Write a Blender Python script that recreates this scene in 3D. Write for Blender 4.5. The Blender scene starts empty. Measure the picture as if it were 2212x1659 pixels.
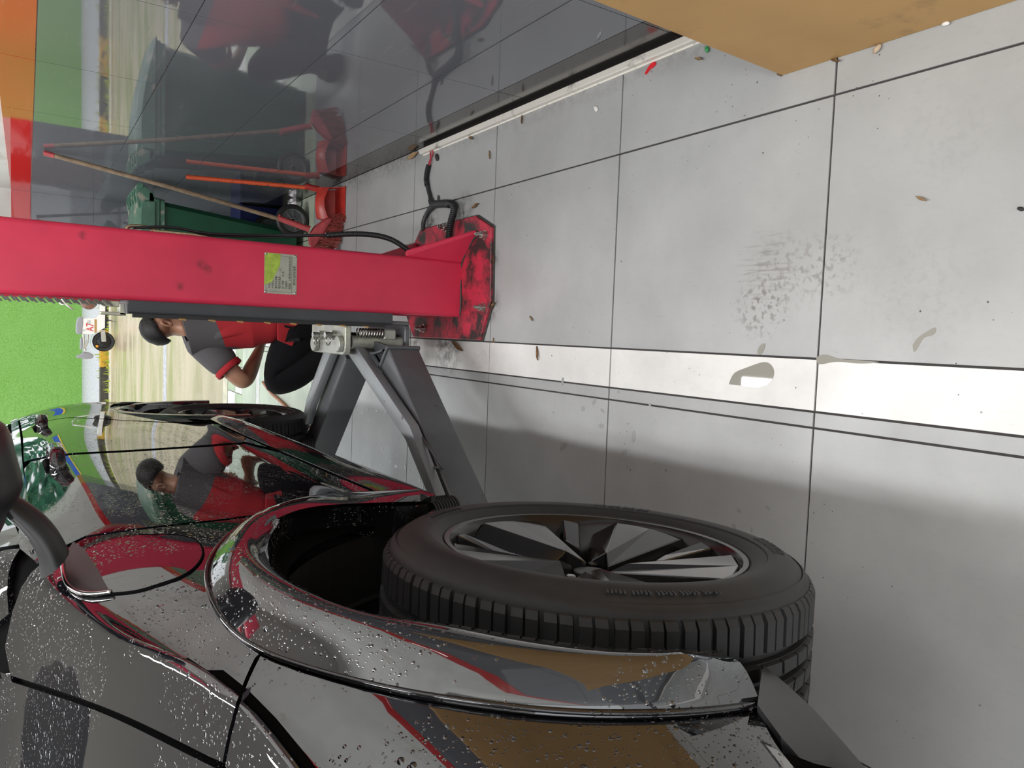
import bpy, bmesh, math, random
import numpy as np
from mathutils import Vector, Matrix
from mathutils.bvhtree import BVHTree
from mathutils.geometry import delaunay_2d_cdt
random.seed(7)
sc = bpy.context.scene
COL = sc.collection
PI = math.pi

# ------------------------------------------------------------------ camera, sky, lamps, exposure
H = 1.62                                   # eye height; the picture was taken with the phone held sideways
FPX = 1584.873
RC = np.array([[0.03653939, -0.55049293, -0.83403981],
               [-0.99718397, -0.07477959, 0.00567016],
               [-0.06549054, 0.83148394, -0.55167512]])    # world -> (right, down, forward)
cam = bpy.data.cameras.new('camera')
cam.sensor_fit = 'HORIZONTAL'; cam.sensor_width = 36.0
cam.lens = FPX / 2212 * 36.0
cam.clip_start = 0.02; cam.clip_end = 200
camo = bpy.data.objects.new('camera', cam); COL.objects.link(camo)
Mc = Matrix.Identity(4)
for i in range(3):
    Mc[i][0] = RC[0, i]; Mc[i][1] = -RC[1, i]; Mc[i][2] = -RC[2, i]
Mc[2][3] = H
camo.matrix_world = Mc
sc.camera = camo

world = bpy.data.worlds.new('overcast_sky'); sc.world = world; world.use_nodes = True
bg = world.node_tree.nodes['Background']
bg.inputs[0].default_value = (0.93, 0.97, 1.0, 1); bg.inputs[1].default_value = 1.3

def ceiling_lamp(x, y, z, sx, sy, power):
    l = bpy.data.lights.new('ceiling_lamp_light', 'AREA'); l.shape = 'RECTANGLE'
    l.size = sx; l.size_y = sy; l.energy = power; l.color = (0.97, 0.985, 1.0)
    o = bpy.data.objects.new('ceiling_lamp_light', l); COL.objects.link(o)
    o.location = (x, y, z)
LAMPS = [(-0.35, -2.4), (-0.35, 0.6), (-0.35, 3.4), (-3.6, -1.2), (-3.6, 2.4), (-6.2, 0.6), (-3.6, -3.9)]  # the last one is added, to brighten upright faces from behind
LAMP_Z = 3.98
for lx, ly in LAMPS:
    ceiling_lamp(lx, ly, LAMP_Z - 0.045, 0.09, 2.2, 46)

vs = sc.view_settings
vs.view_transform = 'Standard'; vs.look = 'None'; vs.gamma = 1.0; vs.exposure = 0.5
vs.use_curve_mapping = False
sc.cycles.use_denoising = True
sc.cycles.max_bounces = 8; sc.cycles.glossy_bounces = 5; sc.cycles.diffuse_bounces = 4
sc.cycles.caustics_reflective = False; sc.cycles.caustics_refractive = False

# ------------------------------------------------------------------ measuring the photograph: pixel + a known plane -> point in the place
C0 = np.array([0, 0, H])
def ray(x, y): return RC.T @ np.array([(x - 1106) / FPX, (y - 829.5) / FPX, 1.0])
def fl(x, y, z=0.0):
    d = ray(x, y); return d * ((z - H) / d[2]) + C0
def atX(x, y, X):
    d = ray(x, y); return d * (X / d[0]) + C0
def atY(x, y, Y):
    d = ray(x, y); return d * (Y / d[1]) + C0
# ------------------------------------------------------------------ materials
def srgb(r, g, b):
    f = lambda c: (c / 255 / 12.92) if c <= 10 else ((c / 255 + 0.055) / 1.055) ** 2.4
    return (f(r), f(g), f(b), 1.0)
class NT:
    def __init__(s, m): s.t = m.node_tree; s.n = s.t.nodes; s.b = s.n['Principled BSDF']
    def new(s, k, **kw):
        x = s.n.new(k)
        for a, v in kw.items(): setattr(x, a, v)
        return x
    def link(s, a, b): s.t.links.new(a, b)
    def pos(s, scale=(1, 1, 1), obj=False):
        if obj: src = s.new('ShaderNodeTexCoord').outputs['Object']
        else: src = s.new('ShaderNodeNewGeometry').outputs['Position']
        m = s.new('ShaderNodeMapping'); m.inputs['Scale'].default_value = scale
        s.link(src, m.inputs['Vector']); return m.outputs[0]
    def noise(s, vec, scale, detail=4, rough=0.55):
        x = s.new('ShaderNodeTexNoise'); x.inputs['Scale'].default_value = scale
        x.inputs['Detail'].default_value = detail; x.inputs['Roughness'].default_value = rough
        s.link(vec, x.inputs['Vector']); return x.outputs['Fac']
    def voro(s, vec, scale, out='Distance', rnd=1.0):
        x = s.new('ShaderNodeTexVoronoi'); x.inputs['Scale'].default_value = scale
        x.inputs['Randomness'].default_value = rnd
        s.link(vec, x.inputs['Vector']); return x.outputs[out]
    def ramp(s, fac, a, b, va=0.0, vb=1.0):
        x = s.new('ShaderNodeMapRange'); x.inputs['From Min'].default_value = a; x.inputs['From Max'].default_value = b
        x.inputs['To Min'].default_value = va; x.inputs['To Max'].default_value = vb
        s.link(fac, x.inputs['Value']); return x.outputs[0]
    def math(s, op, a, b=None):
        x = s.new('ShaderNodeMath', operation=op)
        for i, v in enumerate((a, b)):
            if v is None: continue
            if isinstance(v, (int, float)): x.inputs[i].default_value = v
            else: s.link(v, x.inputs[i])
        return x.outputs[0]
    def mix(s, fac, a, b):
        x = s.new('ShaderNodeMix', data_type='RGBA')
        for i, v in ((0, fac), (6, a), (7, b)):
            if isinstance(v, tuple): x.inputs[i].default_value = v
            elif isinstance(v, (int, float)): x.inputs[i].default_value = v
            else: s.link(v, x.inputs[i])
        return x.outputs[2]
    def bump(s, h, strength=0.2, dist=0.01):
        x = s.new('ShaderNodeBump'); x.inputs['Strength'].default_value = strength; x.inputs['Distance'].default_value = dist
        s.link(h, x.inputs['Height']); s.link(x.outputs[0], s.b.inputs['Normal']); return x
    def near(s, p, r, soft=0.5):
        """1 inside a round patch about the point p of the place, fading out at radius r"""
        g = s.new('ShaderNodeNewGeometry').outputs['Position']
        d = s.new('ShaderNodeVectorMath', operation='DISTANCE'); s.link(g, d.inputs[0]); d.inputs[1].default_value = tuple(p)
        return s.ramp(d.outputs['Value'], r * soft, r, 1.0, 0.0)
MATS = {}
def mat(name, col, rough=0.5, metal=0.0, ior=1.5, var=0.0, vscale=8.0, bump=0.0, bscale=60.0, dirt=None, dscale=5.0, dthr=(0.55, 0.7), emit=None):
    m = bpy.data.materials.new(name); m.use_nodes = True
    t = NT(m); b = t.b
    b.inputs['Base Color'].default_value = col; b.inputs['Roughness'].default_value = rough
    b.inputs['Metallic'].default_value = metal; b.inputs['IOR'].default_value = ior
    c = None
    if var > 0 or bump > 0 or dirt: p = t.pos()
    if var > 0:
        n = t.noise(p, vscale, 5)
        dk = tuple(x * (1 - var) for x in col[:3]) + (1,); lt = tuple(min(1, x * (1 + var * 0.6)) for x in col[:3]) + (1,)
        c = t.mix(t.ramp(n, 0.3, 0.7), dk, lt)
    if dirt:
        n2 = t.noise(p, dscale, 8, 0.65)
        c = t.mix(t.ramp(n2, dthr[0], dthr[1]), c if c is not None else col, dirt)
    if c is not None: t.link(c, b.inputs['Base Color'])
    if bump > 0: t.bump(t.noise(p, bscale, 4), bump, 0.003)
    if emit:
        b.inputs['Emission Color'].default_value = col; b.inputs['Emission Strength'].default_value = emit
    MATS[name] = m; return m

def tile_mat(name, col, rough, specks=True):
    m = mat(name, col, rough); t = NT(m); b = t.b; p = t.pos()
    n = t.noise(p, 2.6, 6, 0.6)
    c = t.mix(t.ramp(n, 0.3, 0.72), tuple(x * 0.86 for x in col[:3]) + (1,), tuple(min(1, x * 1.1) for x in col[:3]) + (1,))
    n3 = t.noise(t.pos((3.0, 1, 1)), 30, 3)
    c = t.mix(t.ramp(n3, 0.56, 0.8, 0, 0.16), c, tuple(x * 0.6 for x in col[:3]) + (1,))
    # footprints and rubber smears, at the spots where the photograph has them
    smear = t.noise(t.pos((40, 3.5, 1)), 3.0, 3)
    for (x, y), r, k in (((1655, 575), 0.11, 0.5), ((1640, 665), 0.10, 0.75), ((1690, 590), 0.13, 0.4), ((1790, 575), 0.10, 0.45), ((1980, 640), 0.17, 0.12), ((2050, 300), 0.13, 0.09)):
        mk = t.near(fl(x, y), r, 0.35)
        base = smear if (x, y) == (1655, 575) else t.noise(p, 55, 3)
        f = t.math('MULTIPLY', t.ramp(base, 0.5, 0.62), mk)
        c = t.mix(t.math('MULTIPLY', f, k), c, (0.16, 0.145, 0.125, 1))
    # oily grime about the foot of the lift and along the wall
    for q, r in ((fl(965, 750), 0.17), (fl(895, 728), 0.10), (fl(1000, 462), 0.12), (fl(1060, 560), 0.08), (fl(1060, 660), 0.09), (fl(930, 480), .1)):
        f = t.math('MULTIPLY', t.ramp(t.noise(p, 24, 8, 0.75), 0.4, 0.58), t.near(q, r, 0.1))
        c = t.mix(t.math('MULTIPLY', f, 0.9), c, (0.03, 0.026, 0.02, 1))
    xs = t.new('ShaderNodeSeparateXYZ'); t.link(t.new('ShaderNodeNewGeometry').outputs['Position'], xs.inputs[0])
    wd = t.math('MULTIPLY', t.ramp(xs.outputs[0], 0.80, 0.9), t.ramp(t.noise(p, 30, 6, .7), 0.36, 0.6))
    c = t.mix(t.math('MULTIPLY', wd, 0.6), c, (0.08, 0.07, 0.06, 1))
    if specks:
        v = t.voro(p, 13); v2 = t.voro(p, 37)
        s1 = t.math('MULTIPLY', t.ramp(v, 0.022, 0.04, 1, 0), t.ramp(t.noise(p, 1.7), 0.42, 0.5))
        s2 = t.math('MULTIPLY', t.ramp(v2, 0.045, 0.075, 1, 0), t.ramp(t.noise(t.pos(), 2.3), 0.5, 0.56))
        c = t.mix(t.math('MAXIMUM', s1, s2), c, (0.055, 0.045, 0.04, 1))
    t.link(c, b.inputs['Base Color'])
    t.link(t.ramp(t.noise(p, 3.2, 5), 0.3, 0.7, rough - 0.08, rough + 0.12), b.inputs['Roughness'])
    return m

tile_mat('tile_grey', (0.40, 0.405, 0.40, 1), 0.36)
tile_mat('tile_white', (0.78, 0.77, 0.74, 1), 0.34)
mat('tile_green', (0.42, 0.52, 0.33, 1), 0.3, var=0.25, vscale=5, dirt=(0.75, 0.6, 0.2, 1), dscale=9, dthr=(0.62, 0.66))
mat('tile_mint_daylight', (0.55, 0.62, 0.48, 1), 0.3, var=0.2, vscale=4, dirt=(0.22, 0.5, 0.42, 1), dscale=3.0, dthr=(0.64, 0.67))  # pale green also paints outdoor light; teal patches paint tree reflections
mat('grout', (0.045, 0.04, 0.04, 1), 0.8)
def wall_tile_mat(name, col, rough):
    m = mat(name, col, rough, ior=1.95); t = NT(m); b = t.b
    p = t.pos((1.2, 0.5, 6.0)); n = t.noise(p, 7, 6, .7)
    c = t.mix(t.ramp(n, 0.62, 0.8, 0, 0.28), col, (0.45, 0.44, 0.42, 1))
    t.link(c, b.inputs['Base Color'])
    t.link(t.ramp(n, 0.4, 0.8, rough, rough + 0.07), b.inputs['Roughness'])
    t.bump(t.noise(t.pos(), 5, 1), 0.02, 0.003)
    return m
wall_tile_mat('wall_grey', (0.155, 0.163, 0.182, 1), 0.012)
wall_tile_mat('wall_red', (0.60, 0.03, 0.028, 1), 0.02)
wall_tile_mat('wall_skirting', (0.035, 0.032, 0.03, 1), 0.12)
mat('plaster', (0.74, 0.74, 0.71, 1), 0.7, var=0.12, vscale=3, dirt=(0.5, 0.46, 0.38, 1), dscale=2.5, dthr=(0.6, 0.75))
mat('ceiling_paint', (0.7, 0.7, 0.69, 1), 0.8)
m = mat('lift_red', (0.62, 0.034, 0.078, 1), 0.42, ior=1.45, var=0.10, vscale=6); t = NT(m); p = t.pos()
c = m.node_tree.nodes['Principled BSDF'].inputs['Base Color'].links[0].from_socket
for q, r in (((436, 570), .022), ((448, 582), .02), ((386, 618), .022), ((180, 508), .02)):
    f = t.math('MULTIPLY', t.near(atY(*q, 2.844), r, .3), t.ramp(t.noise(p, 30, 3), .35, .6))
    c = t.mix(t.math('MULTIPLY', f, .75), c, (.06, .02, .025, 1))
t.link(c, t.b.inputs['Base Color'])
mat('plate_red', (0.58, 0.035, 0.07, 1), 0.45, var=0.12, vscale=9, dirt=(0.035, 0.028, 0.027, 1), dscale=7.5, dthr=(0.44, 0.58))
mat('bare_edge', (0.05, 0.05, 0.045, 1), 0.6, var=0.3)
mat('arm_grey', (0.115, 0.12, 0.126, 1), 0.38, metal=0.25, var=0.12, vscale=9, dirt=(0.055, 0.045, 0.04, 1), dscale=24, dthr=(0.66, 0.72))
mat('arm_light', (0.36, 0.36, 0.32, 1), 0.36, metal=0.35, var=0.25, vscale=14, dirt=(0.5, 0.5, 0.36, 1), dscale=10, dthr=(0.5, 0.65))
mat('carriage_grey', (0.05, 0.053, 0.058, 1), 0.45, var=0.2)
mat('steel', (0.55, 0.54, 0.50, 1), 0.3, metal=1.0, var=0.15, vscale=30)
mat('brassy', (0.50, 0.42, 0.25, 1), 0.35, metal=1.0, var=0.3, vscale=60)
mat('spring_dark', (0.12, 0.115, 0.10, 1), 0.35, metal=0.8)
mat('rubber', (0.018, 0.018, 0.018, 1), 0.55, bump=0.15, bscale=90)
mat('hose_black', (0.013, 0.013, 0.014, 1), 0.42)
mat('tape_black', (0.03, 0.031, 0.033, 1), 0.5)
mat('wire_red', (0.45, 0.04, 0.06, 1), 0.5)
mat('nameplate', (0.40, 0.40, 0.33, 1), 0.4, metal=0.3, var=0.1, vscale=40)
mat('sticker', (0.36, 0.50, 0.06, 1), 0.35, var=0.35, vscale=38)
mat('ink', (0.03, 0.03, 0.028, 1), 0.6)
mat('arm_brace', (0.24, 0.25, 0.26, 1), 0.36, metal=0.3, var=0.12, vscale=9, dirt=(0.07, 0.05, 0.045, 1), dscale=24, dthr=(0.64, 0.70))
m = mat('aluminium', (0.78, 0.75, 0.68, 1), 0.4, metal=0.15, dirt=(0.08, 0.07, 0.055, 1), dscale=14, dthr=(0.56, 0.74))
mat('gap_dirt', (0.018, 0.015, 0.013, 1), 0.8)
mat('kraft', (0.47, 0.275, 0.10, 1), 0.55, var=0.10, vscale=4, dirt=(0.27, 0.16, 0.07, 1), dscale=6, dthr=(0.6, 0.78))
mat('kraft_edge', (0.17, 0.11, 0.06, 1), 0.8)
mat('bin_green', (0.012, 0.10, 0.05, 1), 0.33, var=0.2, vscale=5)
mat('lid_green', (0.09, 0.22, 0.15, 1), 0.4, var=0.25, vscale=9, dirt=(0.45, 0.42, 0.34, 1), dscale=9, dthr=(0.56, 0.66))
mat('wheel_grey', (0.16, 0.17, 0.17, 1), 0.5)
mat('pan_red', (0.55, 0.045, 0.03, 1), 0.36, var=0.2, vscale=14, dirt=(0.3, 0.03, 0.03, 1), dscale=16, dthr=(0.5, 0.7))
mat('pan_handle', (0.72, 0.10, 0.03, 1), 0.38, dirt=(0.1, 0.02, 0.015, 1), dscale=30, dthr=(0.6, 0.68))
mat('broom_wood', (0.25, 0.18, 0.11, 1), 0.6, var=0.4, vscale=30)
mat('broom_red', (0.50, 0.07, 0.075, 1), 0.45, var=0.3, vscale=25)
mat('bristle', (0.40, 0.075, 0.06, 1), 0.7, var=0.6, vscale=60)
mat('blue_plastic', (0.008, 0.02, 0.16, 1), 0.4)
mat('foil', (0.7, 0.7, 0.72, 1), 0.25, metal=0.7, bump=0.6, bscale=50)
mat('orange_hose', (0.42, 0.11, 0.02, 1), 0.4)
# car
def paint(name, col, rough, ior, drops):
    m = mat(name, col, rough, ior=ior); t = NT(m)
    if drops:
        p = t.pos(); h = None
        for s, thr, nz in ((120, 0.26, 0.42), (58, 0.22, 0.52), (230, 0.3, 0.45)):
            d = t.voro(p, s); dome = t.ramp(d, 0.0, thr, 1.0, 0.0)
            dome = t.math('POWER', dome, 0.5)
            k = t.ramp(t.noise(p, 5.5, 2), nz, nz + 0.05)
            # one bead in a few: keep cells by their random colour
            vc = t.voro(p, s, 'Color'); sep = t.new('ShaderNodeSeparateColor'); t.link(vc, sep.inputs[0])
            keep = t.math('GREATER_THAN', sep.outputs[0], 0.55)
            hh = t.math('MULTIPLY', t.math('MULTIPLY', dome, k), keep)
            hh = t.math('MULTIPLY', hh, 60.0 / s)
            h = hh if h is None else t.math('MAXIMUM', h, hh)
        t.bump(h, 0.8, 0.004)
    return m
paint('car_black', (0.006, 0.006, 0.008, 1), 0.02, 2.3, True)
paint('trim_black', (0.006, 0.006, 0.007, 1), 0.05, 1.8, True)
paint('flare_black', (0.008, 0.008, 0.009, 1), 0.03, 2.3, True)
mat('shell_dark', (0.003, 0.003, 0.003, 1), 0.9, ior=1.1)
mat('matt_black', (0.016, 0.016, 0.017, 1), 0.4)
mat('lip_black', (0.018, 0.018, 0.019, 1), 0.28)
mat('chrome', (0.8, 0.8, 0.8, 1), 0.12, metal=1.0)
mat('glass_dark', (0.01, 0.012, 0.012, 1), 0.015, ior=1.7)
mat('liner', (0.004, 0.004, 0.0045, 1), 0.75)
mat('tyre', (0.021, 0.021, 0.022, 1), 0.55, var=0.2, vscale=30, ior=1.45)
mat('rim_black', (0.008, 0.008, 0.009, 1), 0.2, ior=1.45)
mat('rim_facet', (0.10, 0.10, 0.104, 1), 0.10, metal=0.8)
mat('rim_facet_dark', (0.045, 0.045, 0.048, 1), 0.10, metal=0.7)
# person
mat('skin', (0.40, 0.205, 0.125, 1), 0.5, var=0.1, vscale=20)
mat('hair', (0.008, 0.007, 0.007, 1), 0.6, bump=0.5, bscale=150)
mat('shirt_grey', (0.105, 0.10, 0.105, 1), 0.85, bump=0.3, bscale=22)
mat('shirt_red', (0.42, 0.018, 0.025, 1), 0.85, bump=0.3, bscale=22)
mat('trousers', (0.0035, 0.0035, 0.0045, 1), 0.9, ior=1.3, bump=0.5, bscale=14)
mat('shoe', (0.02, 0.02, 0.022, 1), 0.6)
# outside
m = mat('turf', (0.19, 0.42, 0.075, 1), 0.9); t = NT(m); p = t.pos((1, 1, 1.4))
c = t.mix(t.ramp(t.noise(p, 26, 4, .7), 0.3, 0.7), (0.10, 0.30, 0.035, 1), (0.30, 0.56, 0.13, 1))
c = t.mix(t.ramp(t.noise(p, 1.2, 3), 0.3, 0.7, 0, .25), c, (0.32, 0.52, 0.16, 1))
t.link(c, t.b.inputs['Base Color']); t.bump(t.noise(p, 40, 3), 0.8, 0.03)
m = mat('wet_road', (0.5, 0.43, 0.31, 1), 0.22, ior=1.4); t = NT(m); p = t.pos((0.3, 1.1, 1))
n = t.noise(p, 2.0, 7, .6)
c = t.mix(t.ramp(n, 0.2, 0.8), (0.43, 0.335, 0.20, 1), (0.57, 0.47, 0.335, 1))
c = t.mix(t.ramp(t.noise(t.pos(), 60, 2), 0.66, 0.72, 0, .6), c, (0.9, 0.87, 0.8, 1))
t.link(c, t.b.inputs['Base Color']); t.link(t.ramp(n, 0.35, 0.65, 0.12, 0.4), t.b.inputs['Roughness'])
mat('planter', (0.50, 0.50, 0.52, 1), 0.8, var=0.4, vscale=12, dirt=(0.72, 0.58, 0.2, 1), dscale=5, dthr=(0.62, 0.66))
mat('kerb_black', (0.06, 0.052, 0.04, 1), 0.6, var=0.4, vscale=12)
mat('kerb_yellow', (0.62, 0.36, 0.03, 1), 0.6, dirt=(0.08, 0.06, 0.04, 1), dscale=9, dthr=(0.5, 0.6))
mat('gutter', (0.66, 0.62, 0.46, 1), 0.5, var=0.3, vscale=9)
mat('weed', (0.42, 0.50, 0.05, 1), 0.8, var=0.3)
mat('white_plastic', (0.85, 0.84, 0.82, 1), 0.35)
mat('seat_grey', (0.30, 0.30, 0.33, 1), 0.5)
mat('sign_red', (0.65, 0.02, 0.03, 1), 0.5)
mat('helmet_brown', (0.20, 0.085, 0.06, 1), 0.3)
mat('amber', (0.85, 0.35, 0.02, 1), 0.3)
mat('leaf_brown', (0.20, 0.10, 0.03, 1), 0.7, var=0.5, vscale=80)
mat('leaf_tan', (0.36, 0.24, 0.12, 1), 0.7, var=0.4, vscale=80)
mat('stone', (0.55, 0.42, 0.29, 1), 0.7, var=0.3, vscale=60)
mat('toy_green', (0.05, 0.32, 0.10, 1), 0.45)
mat('toy_red', (0.72, 0.02, 0.03, 1), 0.35)
mat('chip_white', (0.8, 0.78, 0.74, 1), 0.6)
mat('chip_black', (0.02, 0.02, 0.02, 1), 0.6)
mat('foliage', (0.05, 0.22, 0.12, 1), 0.8, var=0.6, vscale=4)
mat('bark', (0.13, 0.09, 0.06, 1), 0.9)
mat('banner_blue', (0.02, 0.12, 0.55, 1), 0.5)
mat('banner_yellow', (0.8, 0.6, 0.05, 1), 0.5)
mat('lamp_glow', (1.0, 0.985, 0.95, 1), 0.5, emit=6.0)
mat('lamp_body', (0.8, 0.8, 0.8, 1), 0.5)
mat('water_drop', (0.36, 0.36, 0.345, 1), 0.02, ior=1.45)
m = mat('puddle', (0.33, 0.32, 0.28, 1), 0.02, ior=1.5)

# ------------------------------------------------------------------ mesh helpers
ORG = {}
def V3(*a): return np.array(a, float)
def nrm(v):
    v = np.array(v, float); n = np.linalg.norm(v); return v / n if n > 1e-12 else v
def frame(d):
    d = nrm(d); h = V3(0, 0, 1) if abs(d[2]) < 0.95 else V3(1, 0, 0)
    u = nrm(np.cross(h, d)); return u, np.cross(d, u)
class MB:
    def __init__(s): s.v = []; s.f = []; s.mi = []; s.cur = 0
    def add(s, vs, fs):
        o = len(s.v); s.v += [tuple(map(float, p)) for p in vs]
        for f in fs: s.f.append(tuple(i + o for i in f)); s.mi.append(s.cur)
        return s
    def box(s, x0, x1, y0, y1, z0, z1):
        v = [(x, y, z) for z in (z0, z1) for y in (y0, y1) for x in (x0, x1)]
        return s.add(v, [(0, 2, 3, 1), (4, 5, 7, 6), (0, 1, 5, 4), (2, 6, 7, 3), (0, 4, 6, 2), (1, 3, 7, 5)])
    def obox(s, c, ax, ay, az):
        """box about c with half-axes ax, ay, az (vectors)"""
        c, ax, ay, az = (np.array(q, float) for q in (c, ax, ay, az))
        v = [c + i * ax + j * ay + k * az for k in (-1, 1) for j in (-1, 1) for i in (-1, 1)]
        return s.add(v, [(0, 2, 3, 1), (4, 5, 7, 6), (0, 1, 5, 4), (2, 6, 7, 3), (0, 4, 6, 2), (1, 3, 7, 5)])
    def beam(s, a, b, w, h, up=(0, 0, 1)):
        a, b = np.array(a, float), np.array(b, float); d = (b - a) / 2; sd = nrm(np.cross(up, d)); u = nrm(np.cross(d, sd))
        return s.obox((a + b) / 2, d, sd * w / 2, u * h / 2)
    def rbox(s, x0, x1, y0, y1, z0, z1, r, n=3, axis=2):
        """box with its four edges along an axis rounded"""
        pts = []
        for cx, cy, a0 in ((x1 - r, y1 - r, 0), (x0 + r, y1 - r, PI / 2), (x0 + r, y0 + r, PI), (x1 - r, y0 + r, 1.5 * PI)):
            for i in range(n + 1):
                a = a0 + PI / 2 * i / n; pts.append((cx + r * math.cos(a), cy + r * math.sin(a)))
        return s.prism([V3(x, y, z0) for x, y in pts], V3(0, 0, z1 - z0))
    def prism(s, poly, vec):
        poly = [np.array(p, float) for p in poly]; n = len(poly); vec = np.array(vec, float)
        vs = poly + [p + vec for p in poly]
        return s.add(vs, [tuple(range(n - 1, -1, -1)), tuple(range(n, 2 * n))] + [(i, (i + 1) % n, n + (i + 1) % n, n + i) for i in range(n)])
    def cyl(s, a, b, r, n=16, r1=None, cap=True):
        a, b = np.array(a, float), np.array(b, float); r1 = r if r1 is None else r1; u, w = frame(b - a)
        vs = []
        for c, rr in ((a, r), (b, r1)):
            for i in range(n):
                t = 2 * PI * i / n; vs.append(c + rr * (math.cos(t) * u + math.sin(t) * w))
        fs = [(i, (i + 1) % n, n + (i + 1) % n, n + i) for i in range(n)]
        if cap: fs += [tuple(range(n - 1, -1, -1)), tuple(range(n, 2 * n))]
        return s.add(vs, fs)
    def tube(s, pts, r, n=8, cap=True):
        pts = [np.array(p, float) for p in pts]; k = len(pts); vs = []
        t0 = nrm(pts[1] - pts[0]); u, w = frame(t0)
        for i in range(k):
            t = nrm(pts[min(i + 1, k - 1)] - pts[max(i - 1, 0)])
            u = nrm(u - t * (u @ t)); w = np.cross(t, u)
            rr = r[i] if hasattr(r, '__len__') else r
            for j in range(n):
                a = 2 * PI * j / n; vs.append(pts[i] + rr * (math.cos(a) * u + math.sin(a) * w))
        fs = [(i * n + j, i * n + (j + 1) % n, (i + 1) * n + (j + 1) % n, (i + 1) * n + j) for i in range(k - 1) for j in range(n)]
        if cap: fs += [tuple(range(n - 1, -1, -1)), tuple(range((k - 1) * n, k * n))]
        return s.add(vs, fs)
    def lathe(s, prof, c, axis, u=None, n=32, closed=False):
        """prof: (radius, distance along axis)"""
        axis = nrm(axis); uu, ww = frame(axis) if u is None else (nrm(u), np.cross(axis, nrm(u)))
        vs = []; k = len(prof)
        for r, d in prof:
            for i in range(n):
                a = 2 * PI * i / n; vs.append(np.array(c) + axis * d + r * (math.cos(a) * uu + math.sin(a) * ww))
        fs = [(i * n + j, i * n + (j + 1) % n, (i + 1) * n + (j + 1) % n, (i + 1) * n + j) for i in range(k - 1) for j in range(n)]
        return s.add(vs, fs)
    def grid(s, P, closed=False):
        """P: rows of points"""
        R_, C_ = len(P), len(P[0]); vs = [p for row in P for p in row]
        cc = C_ if closed else C_ - 1
        return s.add(vs, [(i * C_ + j, i * C_ + (j + 1) % C_, (i + 1) * C_ + (j + 1) % C_, (i + 1) * C_ + j) for i in range(R_ - 1) for j in range(cc)])
    def ball(s, c, r, n=12, m=8, ax=None):
        c = np.array(c, float); r = np.array(r if hasattr(r, '__len__') else (r, r, r), float)
        A = np.eye(3) if ax is None else np.array(ax)
        rows = []
        for i in range(m + 1):
            th = PI * i / m
            rows.append([c + A.T @ (r * V3(math.sin(th) * math.cos(2 * PI * j / n), math.sin(th) * math.sin(2 * PI * j / n), math.cos(th))) for j in range(n)])
        return s.grid(rows, True)
    def build(s, name, mats, parent=None, smooth=False, bevel=0.0, seg=1, sub=0, angle=None, recalc=True):
        mats = mats if isinstance(mats, (list, tuple)) else [mats]
        off = ORG.get(parent.name, V3(0, 0, 0)) if parent is not None else V3(0, 0, 0)
        me = bpy.data.meshes.new(name)
        me.from_pydata([tuple(np.array(p) - off) for p in s.v], [], s.f)
        for m_ in mats: me.materials.append(MATS[m_])
        if len(mats) > 1: me.polygons.foreach_set('material_index', s.mi)
        bm = bmesh.new(); bm.from_mesh(me)
        bmesh.ops.remove_doubles(bm, verts=bm.verts, dist=1e-5)
        if recalc: bmesh.ops.recalc_face_normals(bm, faces=bm.faces)
        if bevel > 0:
            es = [e for e in bm.edges if len(e.link_faces) == 2 and e.calc_face_angle(0) > 0.6]
            bmesh.ops.bevel(bm, geom=es, offset=bevel, segments=seg, affect='EDGES', profile=0.6, clamp_overlap=True)
        for f in bm.faces: f.smooth = smooth
        if angle is not None:
            for f in bm.faces: f.smooth = True
            for e in bm.edges:
                if len(e.link_faces) == 2 and e.calc_face_angle(0) > angle: e.smooth = False
        bm.to_mesh(me); bm.free()
        o = bpy.data.objects.new(name, me); COL.objects.link(o)
        if parent is not None: o.parent = parent
        ORG[o.name] = off if parent is not None else V3(0, 0, 0)
        if sub:
            md = o.modifiers.new('s', 'SUBSURF'); md.levels = sub; md.render_levels = sub
            bake(o)
        return o
def bake(o):
    dg = bpy.context.evaluated_depsgraph_get()
    me = bpy.data.meshes.new_from_object(o.evaluated_get(dg))
    o.modifiers.clear(); o.data = me
def thing(name, label, cat, loc, group=None):
    o = bpy.data.objects.new(name, None); COL.objects.link(o); o.empty_display_size = 0.1
    o.location = tuple(loc); ORG[o.name] = np.array(loc, float)
    o['label'] = label; o['category'] = cat
    if group: o['group'] = group
    return o
def tag(o, label, cat, group=None):
    o['label'] = label; o['category'] = cat
    if group: o['group'] = group
    return o
def struct(o):
    o['kind'] = 'structure'; return o
def plabel(o, l): o['label'] = l; return o
def text_mesh(body, size, origin, right, up, name, m, parent, extrude=0.0006, align='LEFT', wscale=1.0):
    cu = bpy.data.curves.new('writing', 'FONT'); cu.body = body; cu.size = size; cu.extrude = extrude; cu.align_x = align
    cu.resolution_u = 2
    to = bpy.data.objects.new('writing', cu); COL.objects.link(to)
    dg = bpy.context.evaluated_depsgraph_get(); dg.update()
    me = bpy.data.meshes.new_from_object(to.evaluated_get(dg))
    bpy.data.objects.remove(to)
    r, u = nrm(right) * wscale, nrm(up); n = nrm(np.cross(r, u))
    off = ORG.get(parent.name, V3(0, 0, 0)) if parent is not None else V3(0, 0, 0)
    for v in me.vertices:
        x, y, z = v.co; v.co = tuple(np.array(origin) - off + r * x + u * y + n * z)
    me.materials.clear(); me.materials.append(MATS[m])
    o = bpy.data.objects.new(name, me); COL.objects.link(o)
    if parent is not None: o.parent = parent
    ORG[o.name] = off; return o
def smoothpath(pts, n=60):
    P = np.array(pts, float); k = len(P)
    d = np.r_[0, np.cumsum(np.linalg.norm(np.diff(P, axis=0), axis=1))]
    M2 = nspline(d, P); t = np.linspace(0, d[-1], n)
    return seval(d, P, M2, t)
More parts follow.
